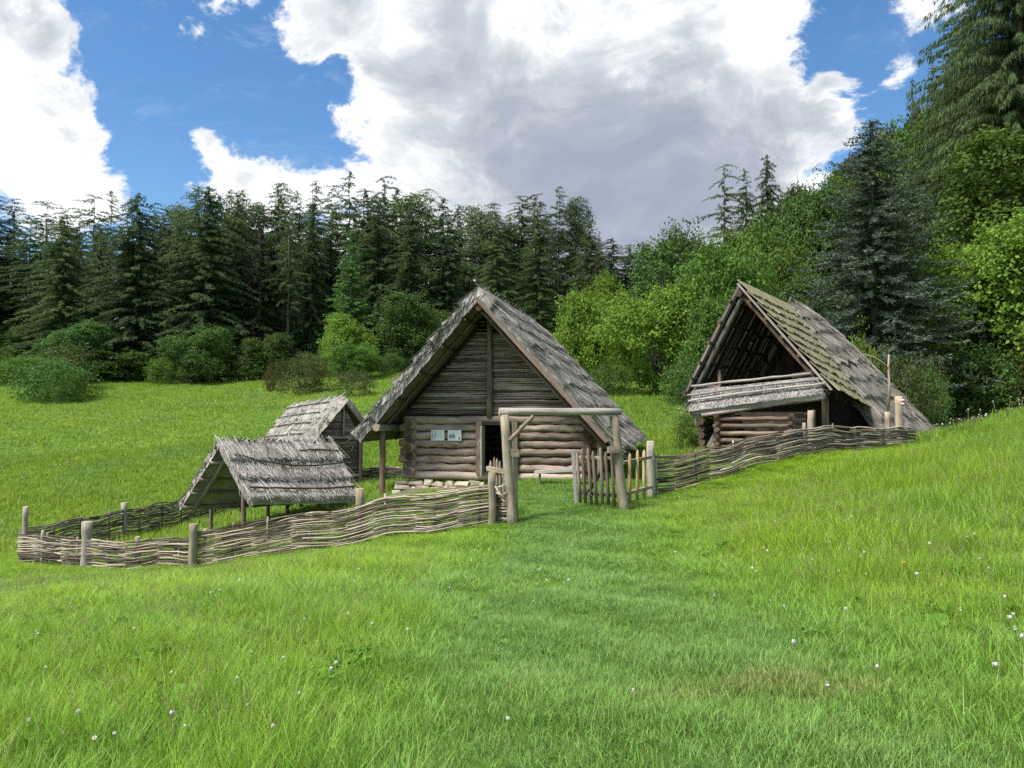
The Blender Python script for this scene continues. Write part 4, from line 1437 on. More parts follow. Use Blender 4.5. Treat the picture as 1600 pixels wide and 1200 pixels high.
proto('larch_young', 11, 3.0, conifer_mesh('crown', 11, 3.0, .05, .28, 8, .18, .42, .05, M['larch_young'], up=.35, droop=.25, hang=(-.1, .5), pp=.95, fine=6, gap=.05, seed=80, irregular=.18), trunk_mesh('trunk', 11, .16, M['bark'], seed=30))
proto('spruce_dark', 17, 3.2, conifer_mesh('crown', 17, 3.2, .06, .42, 8, .24, .55, .06, M['spruce_dark'], up=-.05, droop=.25, hang=(.1, .9), pp=.8, fine=6, gap=.1, seed=90, irregular=.22), trunk_mesh('trunk', 17, .24, M['bark'], 8, seed=31))
proto('blue_spruce', 13, 4.0, conifer_mesh('crown', 13, 4.0, .015, .20, 12, .11, .27, .032, M['spruce_blue'], up=.02, droop=.42, hang=(-.5, .8), pp=.64, fine=8, gap=.08, seed=100, irregular=.30, yaw=85, tip_up=.26),
      trunk_mesh('trunk', 13, .26, M['bark'], 40, (.72, .985), 1.0, seed=32))
proto('big_larch', 24, 6.5, conifer_mesh('crown', 24, 6.5, .05, .26, 12, .20, .58, .030, M['larch'], up=.10, droop=.35, hang=(.5, 2.6), pp=.55, fine=9, gap=.1, seed=110, irregular=.3), trunk_mesh('trunk', 24, .4, M['bark'], 12, seed=33))
proto('pine', 12, 3.2, broadleaf_mesh('crown', 12, 3.2, M['spruce_dark'], 9000, .30, 16, base=.35, seed=120, clump=.3, per=10, flat=.6), trunk_mesh('trunk', 11, .2, M['bark'], 14, (.3, .7), 1.8, seed=34))
proto('pine_tall', 24, 3.4, broadleaf_mesh('crown', 24, 3.4, M['larch'], 16000, .26, 34, base=.28, seed=121, clump=.34, per=10, flat=.5, rag=.35), trunk_mesh('trunk', 23, .24, M['bark'], 26, (.1, .6), 1.9, seed=40, lean=.015))
proto('broad0', 7, 3.6, broadleaf_mesh('crown', 7, 3.6, M['leaf_bright'], 30000, .22, 17, base=-.12, seed=130, clump=.20, rag=.14), trunk_mesh('trunk', 6.2, .16, M['bark_pale'], 0, seed=35, fork=6))
proto('broad1', 9, 3.4, broadleaf_mesh('crown', 9, 3.4, M['leaf_mid'], 30000, .22, 19, base=-.10, seed=131, clump=.22, rag=.14), trunk_mesh('trunk', 8, .18, M['bark_pale'], 0, seed=36, fork=7))
proto('broad2', 8, 4.2, broadleaf_mesh('crown', 8, 4.2, M['leaf_mid'], 30000, .23, 16, base=-.10, seed=132, clump=.24, rag=.16), trunk_mesh('trunk', 7, .2, M['bark_pale'], 0, seed=37, fork=7))
proto('bush0', 2.6, 2.4, broadleaf_mesh('crown', 2.6, 2.4, M['leaf_olive'], 12000, .12, 16, base=-.25, seed=133, clump=.14, per=12, rag=.3), trunk_mesh('trunk', 1.8, .06, M['bark_pale'], 0, seed=38, fork=6))
proto('bush1', 3.0, 2.2, broadleaf_mesh('crown', 3.0, 2.2, M['leaf_mid'], 12000, .13, 14, base=-.2, seed=134, clump=.15, per=12, rag=.3), trunk_mesh('trunk', 2.2, .06, M['bark_pale'], 0, seed=39, fork=6))
SWAPS = {}


def plant(name, label, cat, key, u, vtop, Y, wpx, group=None, mat=None, sink=0.0, rz=None, x=None, Hm=None):
    Hh, R, cr, tr = PROTO[key]
    p = W(u, vtop, Y)
    zg = h(p.x, Y) - sink
    sz = (p.z - zg) / Hh if Hm is None else Hm / Hh
    sr = (wpx * .5 / FPX * Y) / R
    root = thing(name, label, cat, (p.x, Y, zg), group)
    a = U(0, 6.28) if rz is None else rz
    if mat:
        kk = (key, mat)
        if kk not in SWAPS:
            SWAPS[kk] = swap_mat(cr, M[mat])
        cr = SWAPS[kk]
    for nm, me in (('trunk', tr), ('crown', cr)):
        o = link_mesh(nm, me, root)
        o.rotation_euler = (0, 0, a)
        o.scale = (sr if nm == 'crown' else (sr + sz) / 2, sr if nm == 'crown' else (sr + sz) / 2, sz)
    return root


# back row: dark trunks with crowns against the sky
gb = 'tall larches in the back rows of the wood'
back = [(-40, 320), (-8, 300), (22, 305), (50, 330), (73, 309), (104, 325), (128, 320), (150, 300), (172, 293), (200, 318), (236, 312), (262, 322), (290, 300), (310, 285), (340, 300),
        (364, 290), (384, 291), (405, 296), (440, 280), (465, 292), (492, 276), (520, 282), (552, 261), (575, 290), (596, 269), (618, 290), (640, 283), (668, 288), (690, 304), (716, 315), (745, 304),
        (770, 312), (792, 330), (815, 300), (840, 297), (868, 287), (900, 292), (925, 340), (958, 370), (980, 378), (1004, 375), (1030, 390)]
labels_back = 'tall dark larch standing in the crowded back rows of the wood'
for i, (u, v) in enumerate(back):
    key = random.choice(['larch_tall0', 'larch_tall1', 'larch_tall2', 'larch_tall3', 'larch_thin0', 'pine_tall', 'pine_tall'] if u > 230 else ['larch_thin0', 'larch_thin1', 'larch_tall2'])
    if u in (172,):
        key = 'larch_thin0'
    plant('larch_tree', labels_back, 'tree', key, u + U(-4, 4), v, U(108, 122), U(66, 108), gb)
for i in range(34):
    u = -60 + i * 34 + U(-12, 12)
    v = np.interp(u, [-60, 150, 250, 400, 550, 700, 900, 940, 1100], [335, 335, 330, 310, 295, 325, 325, 385, 420]) + U(0, 35)
    plant('larch_tree', labels_back, 'tree', random.choice(['larch_tall0', 'larch_tall1', 'larch_thin0', 'larch_thin1']), u, v, U(124, 138), U(64, 100), gb)
for i in range(26):
    u = -70 + i * 39 + U(-12, 12)
    v = np.interp(u, [-60, 150, 400, 600, 850, 940, 1100], [400, 395, 375, 370, 385, 420, 440]) + U(-15, 30)
    plant('larch_tree', 'dark full-boughed larch filling the middle rows of the wood', 'tree', random.choice(['larch_full0', 'larch_full1', 'larch_full2', 'spruce_dark']), u, v, U(112, 128), U(70, 100), 'full larches in the middle rows of the wood', 'larch')
# front rows, one by one
for (nm, lab, key, u, vt, Y, w, mat) in (
        ('larch_tree', 'broad dark larch with drooping boughs, second big one along the wood edge', 'larch_full0', 215, 300, 97, 165, None),
        ('larch_tree', 'broad dark larch at the outer end of the wood edge', 'larch_full1', 98, 332, 99, 135, None),
        ('larch_tree', 'very wide drooping larch whose boughs sweep down to the shrubs', 'larch_full2', 325, 288, 98, 175, None),
        ('larch_tree', 'dark larch just behind the brownish spruce', 'larch_full0', 372, 300, 104, 110, None),
        ('spruce_tree', 'brownish dark spruce standing between the larches', 'spruce_dark', 407, 345, 100, 100, None),
        ('larch_tree', 'young light green larch with a neat pointed crown before the dark wood', 'larch_young', 549, 360, 91, 104, None),
        ('larch_tree', 'thin larch with bare brown lower trunk beside the dark spruce', 'larch_thin1', 452, 300, 101, 70, None),
        ('larch_tree', 'dark full larch behind the young light green larch', 'larch_tall0', 590, 300, 106, 90, None),
        ('larch_tree', 'dark larch rising above the log house roof ridge', 'larch_tall1', 700, 330, 104, 75, None),
        ('larch_tree', 'larch with a long bare trunk between the young larch and the house', 'larch_tall2', 640, 300, 103, 80, None),
        ('spruce_tree', 'small black pointed spruce at the low end of the wood', 'spruce_dark', 936, 358, 104, 36, None),
        ('spruce_tree', 'dark low conifer filling the gap near the end of the wood', 'spruce_dark', 905, 400, 101, 70, 'larch'),
        ('larch_tree', 'upright larch in the wood above the right roof slope of the log house', 'larch_tall0', 842, 310, 101, 70, None),
        ('larch_tree', 'larch just right of the log house ridge', 'larch_tall2', 775, 325, 100, 70, None),
        ('larch_tree', 'dark larch with bushy foot behind the bright leafy tree', 'larch_full1', 486, 330, 105, 100, None),
        ('larch_tree', 'dark larch half hidden behind the wide drooping larch', 'larch_full0', 280, 330, 106, 100, None),
        ('larch_tree', 'dark larch between the two outermost broad larches', 'larch_full1', 155, 345, 106, 90, None),
        # hillside on the right
        ('larch_tree', 'slender airy larch standing free against the grey cloud', 'larch_thin0', 1130, 250, 58, 84, None),
        ('larch_tree', 'thin larch close beside the airy larch on the hillside', 'larch_tall3', 1163, 257, 60, 66, None),
        ('larch_tree', 'fuller pointed larch on the hillside left of the pines', 'larch_full1', 1197, 236, 60, 100, 'larch'),
        ('larch_tree', 'huge dark larch with hanging twigs in the upper corner', 'big_larch', 1580, -380, 44, 330, None),
        ('larch_tree', 'huge dark larch half out of the frame behind the corner larch', 'big_larch', 1690, -330, 48, 280, None),
        ('spruce_tree', 'small pointed spruce on the skyline of the hill', 'spruce_dark', 1456, 75, 74, 60, 'spruce_blue'),
        ('spruce_tree', 'narrow grey spruce on the hill skyline beside the pines', 'spruce_dark', 1425, 120, 76, 60, 'spruce_blue'),
        ('larch_tree', 'dark larch filling the slope just below the corner larch', 'larch_full2', 1510, 20, 54, 210, None),
        ('blue_spruce_tree', 'big blue-grey spruce with a ragged bare-twigged top behind the open barn', 'blue_spruce', 1362, 185, 36, 300, None)):
    plant(nm, lab, 'tree', key, u, vt, Y, w, None, mat)
for lab, u, v, Y, w, key, mat in (('rounded leafy tree on the slope beneath the airy larch', 1160, 340, 53, 150, 'broad1', 'leaf_mid'), ('leafy tree on the slope beneath the pines left of the blue spruce', 1228, 292, 57, 140, 'broad2', 'leaf_dark'),
                                ('dark leafy tree close to the left flank of the blue spruce', 1283, 285, 56, 120, 'broad1', 'leaf_dark'), ('dark leafy tree at the low end of the hillside near the end of the wood', 1085, 348, 63, 150, 'broad2', 'leaf_dark')):
    plant('leafy_tree', lab, 'tree', key, u, v, Y, w, None, mat)
pine_lab = ['dark pine on the slope above the barn roof ridge', 'grey-brown pine touching the top of the blue spruce', 'pine on the hill skyline below the bright sky gap', 'pine on the hill skyline left of the huge larch',
            'low pine at the foot of the skyline spruces', 'pine peeping out behind the top of the blue spruce', 'upper pine in the dark row next to the huge larch']
for lab, (u, v, Y, w) in zip(pine_lab, ((1246, 240, 62, 70), (1275, 262, 60, 66), (1385, 165, 72, 90), (1440, 130, 70, 100), (1480, 110, 68, 90), (1340, 195, 66, 90), (1500, 80, 70, 90))):
    plant('pine_tree', lab, 'tree', 'pine', u, v, Y, w)
# leafy trees and bushes
for (nm, lab, cat, key, u, vt, Y, w, mat) in (
        ('leafy_tree', 'bright round leafy tree at the wood edge left of the log house', 'tree', 'broad0', 545, 475, 88, 92, None),
        ('leafy_tree', 'dark green leafy tree behind the left roof slope of the log house', 'tree', 'broad1', 645, 455, 88, 120, 'leaf_dark'),
        ('leafy_bush', 'bright bush at the foot of the round leafy tree', 'bush', 'broad2', 560, 535, 80, 95, None),
        ('leafy_bush', 'dark bush between the leafy trees close to the house roof', 'bush', 'bush1', 612, 545, 84, 70, 'leaf_dark'),
        ('juniper_bush', 'brown-tipped rounded bush on the meadow edge', 'bush', 'bush1', 480, 540, 72, 78, 'leaf_olive'),
        ('juniper_bush', 'small russet upright bush at the meadow edge', 'bush', 'bush1', 423, 563, 78, 24, 'leaf_russet'),
        ('juniper_bush', 'small olive bush beside the russet one', 'bush', 'bush0', 442, 558, 77, 40, 'leaf_olive'),
        ('leafy_bush', 'spreading olive bush above the granary roof', 'bush', 'bush0', 550, 576, 66, 92, None),
        ('leafy_bush', 'large dark rounded bush alone on the far meadow', 'bush', 'bush1', 85, 545, 78, 150, 'leaf_dark'),
        ('leafy_bush', 'lighter green bush in front of the large dark meadow bush', 'bush', 'bush1', 100, 562, 75, 60, 'leaf_mid'),
        ('leafy_bush', 'olive flat-topped bush behind the large dark meadow bush', 'bush', 'bush0', 108, 535, 84, 90, None),
        ('leafy_tree', 'yellow-green leafy tree just beyond the right roof slope of the log house', 'tree', 'broad0', 905, 430, 52, 120, None),
        ('leafy_tree', 'slim light green tree behind the yellow-green one', 'tree', 'broad1', 962, 418, 60, 70, 'leaf_bright'),
        ('leafy_tree', 'broad bright leafy tree filling the gap between house and barn', 'tree', 'broad2', 1022, 440, 48, 190, 'leaf_bright'),
        ('leafy_tree', 'dark leafy tree above the bright one between the buildings', 'tree', 'broad1', 1062, 366, 58, 150, 'leaf_dark'),
        ('leafy_tree', 'tall green leafy tree behind the barn peak', 'tree', 'broad2', 1150, 372, 46, 180, 'leaf_mid'),
        ('leafy_tree', 'bright leafy tree in the shade of the barn gable', 'tree', 'broad0', 1110, 440, 42, 130, 'leaf_mid'),
        ('leafy_tree', 'leafy tree between the barn peak and the blue spruce', 'tree', 'broad1', 1215, 338, 52, 140, 'leaf_mid'),
        ('leafy_tree', 'dark leafy tree close behind the barn shingles', 'tree', 'broad1', 1240, 430, 42, 120, 'leaf_dark'),
        ('leafy_tree', 'small light tree half hidden by the log house roof', 'tree', 'broad0', 818, 478, 64, 60, None),
        ('leafy_tree', 'tall mid-green tree behind the blue spruce near the skyline', 'tree', 'broad2', 1440, 160, 60, 170, 'leaf_mid'),
        ('leafy_tree', 'dark leafy tree to the right of the blue spruce', 'tree', 'broad1', 1440, 280, 50, 160, 'leaf_dark'),
        ('leafy_tree', 'big green maple-like tree at the edge of the frame', 'tree', 'broad1', 1590, 205, 40, 260, 'leaf_mid'),
        ('leafy_tree', 'bright yellow-green leafy tree right of the blue spruce', 'tree', 'broad2', 1545, 335, 36.5, 250, 'leaf_bright'),
        ('leafy_tree', 'lower green leafy tree at the frame edge under the bright one', 'tree', 'broad1', 1610, 400, 36, 200, 'leaf_mid'),
        ('leafy_bush', 'dark russet-tinged bush below the bright leafy tree', 'bush', 'bush1', 1550, 515, 35, 170, 'leaf_dark'),
        ('leafy_bush', 'russet bush between the spruce foot and the frame edge', 'bush', 'bush0', 1600, 535, 34.5, 130, 'leaf_russet'),
        ('leafy_bush', 'light green bush behind the thatch of the barn', 'bush', 'bush1', 1335, 498, 31, 90, 'leaf_bright'),
        ('leafy_bush', 'olive bush behind the forked branch', 'bush', 'bush0', 1415, 548, 30, 120, 'leaf_olive'),
        ('leafy_bush', 'dark green bush at the end of the barn thatch', 'bush', 'bush1', 1445, 550, 31, 90, 'leaf_dark'),
        ('leafy_bush', 'dark bush growing beside the lean-to of the barn', 'bush', 'bush1', 1085, 628, 23.5, 72, 'leaf_mid'),
        ('leafy_bush', 'low bush at the meadow rim below the bright leafy tree', 'bush', 'bush1', 945, 560, 46, 90, 'leaf_dark'),
        ('leafy_bush', 'dark bush at the foot of the barn-side trees', 'bush', 'bush1', 1075, 545, 40, 100, 'leaf_dark')):
    plant(nm, lab, cat, key, u, vt, Y, w, None, mat)
gs = 'low shrubs along the foot of the wood'
for i in range(40):
    u = -60 + i * 23 + U(-9, 9)
    key, mat = random.choice([('bush1', 'leaf_dark'), ('bush1', 'leaf_mid'), ('bush0', 'leaf_dark'), ('broad1', 'leaf_dark')])
    vt = U(535, 568)
    if key == 'broad1':
        vt = U(500, 545)
    plant('shrub', 'dark green shrub in the hem along the foot of the wood', 'bush', key, u, vt, U(90, 97), U(60, 130), gs, mat)
gu = 'half-grown leafy trees inside the wood'
for i in range(34):
    u = -80 + i * 32 + U(-12, 12)
    plant('understory_tree', 'half-grown dark leafy tree in the shade inside the wood', 'tree', random.choice(['broad1', 'broad2']), u, U(455, 520) if u > 220 else U(490, 530), U(103, 126), U(70, 120), gu, 'leaf_dark')
gh = 'leafy trees covering the hillside behind the barn'
for (u, v, Y, w) in ((1300, 330, 58, 120), (1330, 260, 64, 120), (1380, 240, 66, 120), (1500, 160, 62, 120), (1530, 260, 54, 140), (1620, 300, 46, 180), (1660, 120, 58, 220), (1180, 430, 50, 120),
                     (1290, 430, 48, 120), (1480, 400, 46, 150), (1110, 410, 62, 110), (1010, 420, 70, 100), (975, 450, 74, 90), (1650, 380, 38, 180), (1500, 470, 40, 130), (1395, 420, 44, 140)):
    plant('leafy_tree', 'dense leafy tree in the thicket on the hillside behind the barn', 'tree', random.choice(['broad1', 'broad2']), u, v, Y, w, gh, random.choice(['leaf_dark', 'leaf_mid', 'leaf_dark']))


# ------------------------------------------------------------------ grass, weeds and flowers
hid = bpy.data.collections.new('grass_sources')       # sources for the scatter, never linked to the scene


def tuft(name, coll, n, spread, hgt, wid, curve=.5, segs=3, seed=0, mat='grass', stalks=0, hvar=.5):
    r_ = np.random.default_rng(seed)
    a = r_.uniform(0, 2 * np.pi, n)
    rr = spread * np.sqrt(r_.random(n))
    base = np.stack([rr * np.cos(a), rr * np.sin(a), np.zeros(n) - .01], 1)
    la = a + r_.normal(0, 1.2, n)
    lean = np.abs(r_.normal(0, .22, n)) + .05
    hh = hgt * r_.uniform(1 - hvar, 1.1, n)
    cv = curve * r_.uniform(.2, 1.3, n)
    rows = []
    side = np.stack([-np.sin(la + r_.normal(0, .6, n)), np.cos(la), np.zeros(n)], 1)
    for k in range(segs + 1):
        t = k / segs
        out = hh * (lean * t + cv * t * t * .6)
        z = hh * (t - .30 * cv * t ** 3)
        c = base + np.stack([np.cos(la) * out, np.sin(la) * out, z], 1)
        w = wid * (1 - t ** 1.6) * (.8 + .4 * r_.random(n))
        rows.append((c - side * w[:, None], c + side * w[:, None]))
    V = []
    for l_, r2 in rows:
        V += [l_, r2]
    V = np.stack(V, 1)                     # n, 2(segs+1), 3
    Fq = []
    for k in range(segs):
        Fq.append([2 * k, 2 * k + 1, 2 * k + 3, 2 * k + 2])
    Fq = (np.arange(n)[:, None, None] * (2 * (segs + 1)) + np.array(Fq)[None]).reshape(-1, 4)
    me = np_mesh(name, V.reshape(-1, 3), Fq, M[mat])
    o = bpy.data.objects.new(name, me)
    coll.objects.link(o)
    return o


def stalk_tuft(name, coll, n, hgt, seed):
    """flowering grass: thin culms with a loose seed head"""
    r_ = np.random.default_rng(seed)
    o = tuft(name, coll, n, .07, hgt, .0016, .18, 3, seed, hvar=.3)
    me = o.data
    b = bmesh.new()
    b.from_mesh(me)
    b.verts.ensure_lookup_table()
    tips = [b.verts[i * 8 + 6].co.copy() for i in range(n)]
    mids = [b.verts[i * 8 + 4].co.copy() for i in range(n)]
    for tp_, md_ in zip(tips, mids):
        for k in range(12):
            t = k / 11
            c = md_.lerp(tp_, .45 + .6 * t)
            d = Vector(nrm(r_.normal(size=3) + np.array([0, 0, .9]))) * (.022 * (1.1 - t) + .006)
            s_ = Vector(nrm(r_.normal(size=3))) * .0028
            f = b.faces.new([b.verts.new(c - s_), b.verts.new(c + s_), b.verts.new(c + d)])
            f.material_index = 1
    b.to_mesh(me)
    b.free()
    me.materials.append(M['seedhead'])


def weed(name, coll, n, leaf, seed=0, mat='weed'):
    """flat rosette of broad leaves"""
    r_ = np.random.default_rng(seed)
    V, Fq = [], []
    for i in range(n):
        a = 6.283 * i / n + r_.uniform(-.4, .4)
        l = leaf * r_.uniform(.6, 1.2)
        w = l * r_.uniform(.10, .17)
        el = r_.uniform(.5, 1.25)
        d = np.array([math.cos(a), math.sin(a), 0])
        s = np.array([-math.sin(a), math.cos(a), 0])
        up = np.array([0, 0, 1.0])
        b = len(V)
        for t, ww in ((0, .15), (.4, .9), (.75, 1.0), (1.0, .08)):
            c = d * l * t * math.cos(el) + up * (l * (t * math.sin(el) - .5 * t * t * math.sin(el)))
            V += [c - s * w * ww + up * ww * w * .3, c + s * w * ww + up * ww * w * .3]
        for k in range(3):
            Fq.append([b + 2 * k, b + 2 * k + 1, b + 2 * k + 3, b + 2 * k + 2])
    me = np_mesh(name, np.array(V), np.array(Fq), M[mat])
    o = bpy.data.objects.new(name, me)
    coll.objects.link(o)


def flower(name, coll, petal, hgt, r, seed):
    r_ = np.random.default_rng(seed)
    b = MB()
    top = Vector((r_.normal() * .03, r_.normal() * .03, hgt))
    b.tube([Vector((0, 0, 0)), top * .5, top], .0022, 4, False)
    n = 26
    for i in range(n):
        d = Vector(nrm(r_.normal(size=3)))
        s = d.cross(Vector((.3, .2, .9))).normalized() * r * .35
        i0 = len(b.V)
        b.V += [top + d * r * .2, top + d * r + s, top + d * r * 1.1, top + d * r - s]
        b.face((i0, i0 + 1, i0 + 2, i0 + 3), [(0, 0)] * 4, 1)
    o = b.build(name, [M['stem'], M[petal]])
    COL.objects.unlink(o)
    coll.objects.link(o)


def group_for(coll, name):
    ng = bpy.data.node_groups.new(name, 'GeometryNodeTree')
    ng.interface.new_socket('Geometry', in_out='INPUT', socket_type='NodeSocketGeometry')
    ng.interface.new_socket('Geometry', in_out='OUTPUT', socket_type='NodeSocketGeometry')
    N = NT(ng)
    gi, go = N.n('NodeGroupInput'), N.n('NodeGroupOutput')
    ci = N.n('GeometryNodeCollectionInfo', transform_space='ORIGINAL')
    ci.inputs['Collection'].default_value = coll
    ci.inputs['Separate Children'].default_value = True
    ci.inputs['Reset Children'].default_value = True
    iop = N.n('GeometryNodeInstanceOnPoints')

    def attr(nm, ty):
        a = N.n('GeometryNodeInputNamedAttribute', data_type=ty)
        a.inputs['Name'].default_value = nm
        return [s for s in a.outputs if s.enabled][0]
    N.put(iop.inputs['Points'], gi.outputs[0])
    N.put(iop.inputs['Instance'], ci.outputs[0])
    iop.inputs['Pick Instance'].default_value = True
    N.put(iop.inputs['Instance Index'], attr('vid', 'INT'))
    N.put(iop.inputs['Rotation'], attr('rot', 'FLOAT_VECTOR'))
    N.put(iop.inputs['Scale'], attr('scl', 'FLOAT_VECTOR'))
    N.put(go.inputs[0], iop.outputs[0])
    return ng


def scatter(name, coll, P, vid, rot, scl, tint=None, dry=None):
    me = bpy.data.meshes.new(name)
    n = len(P)
    me.vertices.add(n)
    me.vertices.foreach_set('co', np.asarray(P, np.float32).ravel())

    def add(nm, ty, data, key='value'):
        a = me.attributes.new(nm, ty, 'POINT')
        a.data.foreach_set(key, np.ascontiguousarray(data).ravel())
    add('vid', 'INT', np.asarray(vid, np.int32))
    add('rot', 'FLOAT_VECTOR', np.asarray(rot, np.float32), 'vector')
    add('scl', 'FLOAT_VECTOR', np.asarray(scl, np.float32), 'vector')
    if tint is not None:
        add('tint', 'FLOAT', np.asarray(tint, np.float32))
        add('dry', 'FLOAT', np.asarray(dry, np.float32))
    o = link_mesh(name, me)
    o['kind'] = 'stuff'
    md = o.modifiers.new('scatter', 'NODES')
    md.node_group = group_for(coll, name)
    return o


def subcoll(nm):
    return bpy.data.collections.new(nm)


def vnoise(x, y, s, seed=0):
    """cheap smooth noise in -1..1"""
    r_ = np.random.default_rng(seed)
    out = np.zeros_like(x)
    for k in range(6):
        a, f, p = r_.uniform(0, 6.28), s * r_.uniform(.5, 2.2), r_.uniform(0, 6.28, 2)
        out += np.sin(f * (x * np.cos(a) + y * np.sin(a)) + p[0] + 1.3 * np.sin(f * .6 * (y * np.cos(a) - x * np.sin(a)) + p[1]))
    return out / 6 * 1.6


def in_poly(x, y, poly):
    c = np.zeros(len(x), bool)
    j = len(poly) - 1
    for i in range(len(poly)):
        xi, yi, xj, yj = poly[i][0], poly[i][1], poly[j][0], poly[j][1]
        c ^= ((yi > y) != (yj > y)) & (x < (xj - xi) * (y - yi) / (yj - yi + 1e-12) + xi)
        j = i
    return c


def pl2(*ps):
    return [(p.x, p.y) for p in ps]


BLOCK = [pl2(L(-2.3, -.12, 0), L(2.75, -.12, 0), L(2.75, 6.4, 0), L(-2.3, 6.4, 0)), [(p.x, p.y) for p in tp],
         pl2(DL + Vector((.4, .1, 0)), DR + Vector((.1, .1, 0)), CR + Vector((2.5, 0, 0)), CL), pl2(cp0, cp1, cb1, cb0),
         pl2(gp_(0, 0, 0), gp_(1, 0, 0), gp_(1, 0, 2.4), gp_(0, 0, 2.4))]
PATHX = lambda y: np.interp(y, [0, 3.5, 6, 9, 12, 15.5, 18.5], [.55, .62, .62, .55, .75, 1.05, 1.45])


def path_mask(x, y):
    """1 on the mown track up to the gate, 0 in the tall meadow"""
    wd = np.interp(y, [0, 4, 9, 14, 19], [1.35, 1.4, 1.25, 1.15, 1.3]) + .25 * vnoise(x, y, .9, 3)
    d = (x - PATHX(y)) / wd
    m = np.clip(1.55 - np.abs(d) * np.where(d > 0, .78, 1.0), 0, 1)
    yard = np.clip(1 - np.hypot(x - .9, (y - 18.2)) / 3.0, 0, 1) * 1.2
    return np.clip(np.maximum(m * (y < 19.5), yard), 0, 1)


def sample(n, y0, y1, spread=.80, pw=1.0, pad=3.2):
    y = y0 + (y1 - y0) * RNG.random(n) ** pw
    x = RNG.uniform(-1, 1, n) * (y * spread + pad)
    k = np.ones(n, bool)
    for b in BLOCK:
        k &= ~in_poly(x, y, b)
    return x[k], y[k]


def rot_of(n, tilt=.12):
    return np.stack([RNG.normal(0, tilt, n), RNG.normal(0, tilt, n), RNG.uniform(0, 6.283, n)], 1)


dryp = [(1.45, 4.35, .33, .18), (.95, 4.25, .2, .14), (1.75, 4.1, .2, .12)]


def dryness(x, y):
    d = np.clip(.5 * vnoise(x, y, 2.5, 9) - .32, 0, .4)
    for (cx, cy, rx, ry) in dryp:
        d = np.maximum(d, 0.75 * np.exp(-(((x - cx) / rx) ** 2 + ((y - cy) / ry) ** 2)))
    return np.clip(d, 0, 1)


def tint_of(x, y, pm):
    t = .78 + .26 * vnoise(x, y, .35, 5) + .22 * vnoise(x, y, 1.8, 6)
    far = np.clip((y - 28) / 30, 0, 1)
    t = t - .06 * far
    return np.clip(t * (1 - pm) + pm * (.12 + .14 * vnoise(x, y, 1.1, 7)), 0, 1)


FENCE_PTS = []
for _a in ([gpt(304, 884, 17.25), gpt(420, 868, 16.9), gpt(560, 849, 16.4), gpt(772, 819, 15.75)], [gpt(33, 880, 19.0), gpt(215, 888, 17.7), gpt(298, 885, 17.3)],
           [gpt(1024, 773, 18.1), gpt(1140, 741, 18.6), gpt(1250, 716, 19.2), gpt(1426, 700, 21.0)]):
    for _p, _q in zip(_a, _a[1:]):
        for _t in np.linspace(0, 1, 14):
            FENCE_PTS.append((_p.x + (_q.x - _p.x) * _t, _p.y + (_q.y - _p.y) * _t))
FENCE_PTS = np.array(FENCE_PTS)


def near_fence(x, y):
    """trodden, shorter grass along the wattle"""
    d = np.full(len(x), 99.0)
    for fx, fy in FENCE_PTS:
        d = np.minimum(d, np.hypot(x - fx, (y - fy) * .7))
    return np.clip(1 - d / 1.9, 0, 1)


cg = subcoll('tuft_near')
for i in range(5):
    tuft('tuft_%02d_short' % i, cg, 46, .11, .085, .0022, .9, 3, 200 + i)
for i in range(5, 10):
    tuft('tuft_%02d_long' % i, cg, 34, .10, .26, .0026, .55, 4, 200 + i)
for i in range(10, 13):
    stalk_tuft('tuft_%02d_stalk' % i, cg, 5, .47 + .05 * (i - 11), 200 + i)
near_P, near_v, near_s, near_t, near_d = [], [], [], [], []


def add_near(n, y0, y1, kind, hs, ws, pw=1.0):
    x, y = sample(n, y0, y1, pw=pw)
    pm = path_mask(x, y)
    right = np.clip((x - 1.2 - .12 * y) / 1.6, 0, 1)              # the rougher clover side
    if kind == 'short':
        keep = RNG.random(len(x)) < .25 + .75 * pm + .25 * right
        vid = RNG.integers(0, 5, len(x))
        sc_ = RNG.uniform(.65, 1.25, len(x)) * (1 + .35 * (1 - pm))
    elif kind == 'long':
        keep = RNG.random(len(x)) < np.clip(1.05 - 1.25 * pm, .02, 1)
        vid = RNG.integers(5, 10, len(x))
        ang = np.clip((x / np.maximum(y, 1) - .22) / .25, 0, 1)
        tall = np.clip((y - 7) / 5, 0, 1)
        loc = np.where(x > 0, .58 + .95 * ang * tall + .35 * ang, .85 + .1 * vnoise(x, y, .8, 12))
        sc_ = RNG.uniform(.6, 1.15, len(x)) * loc * (1 - .5 * pm) * (1 + .25 * vnoise(x, y, 1.4, 14))
    else:
        keep = RNG.random(len(x)) < np.clip(.55 + .45 * (x > 2) - 1.6 * pm, 0, 1)
        vid = RNG.integers(10, 13, len(x))
        sc_ = RNG.uniform(.6, 1.1, len(x))
    nf = np.clip(near_fence(x, y) * np.where(x > 2, 1.6, 1.15), 0, 1)
    sc_ = np.clip(sc_ * (1 - .68 * nf), .16, 2)
    if kind == 'stalk':
        keep &= nf < .25
    x, y, pm, vid, sc_ = x[keep], y[keep], pm[keep], vid[keep], sc_[keep]
    near_P.append(np.stack([x, y, H(x, y)], 1))
    near_v.append(vid)
    near_s.append(np.stack([ws * np.ones(len(x)), ws * np.ones(len(x)), sc_ * hs], 1))
    near_t.append(tint_of(x, y, pm))
    near_d.append(dryness(x, y) if kind != 'stalk' else RNG.uniform(.2, 1, len(x)) ** 2)


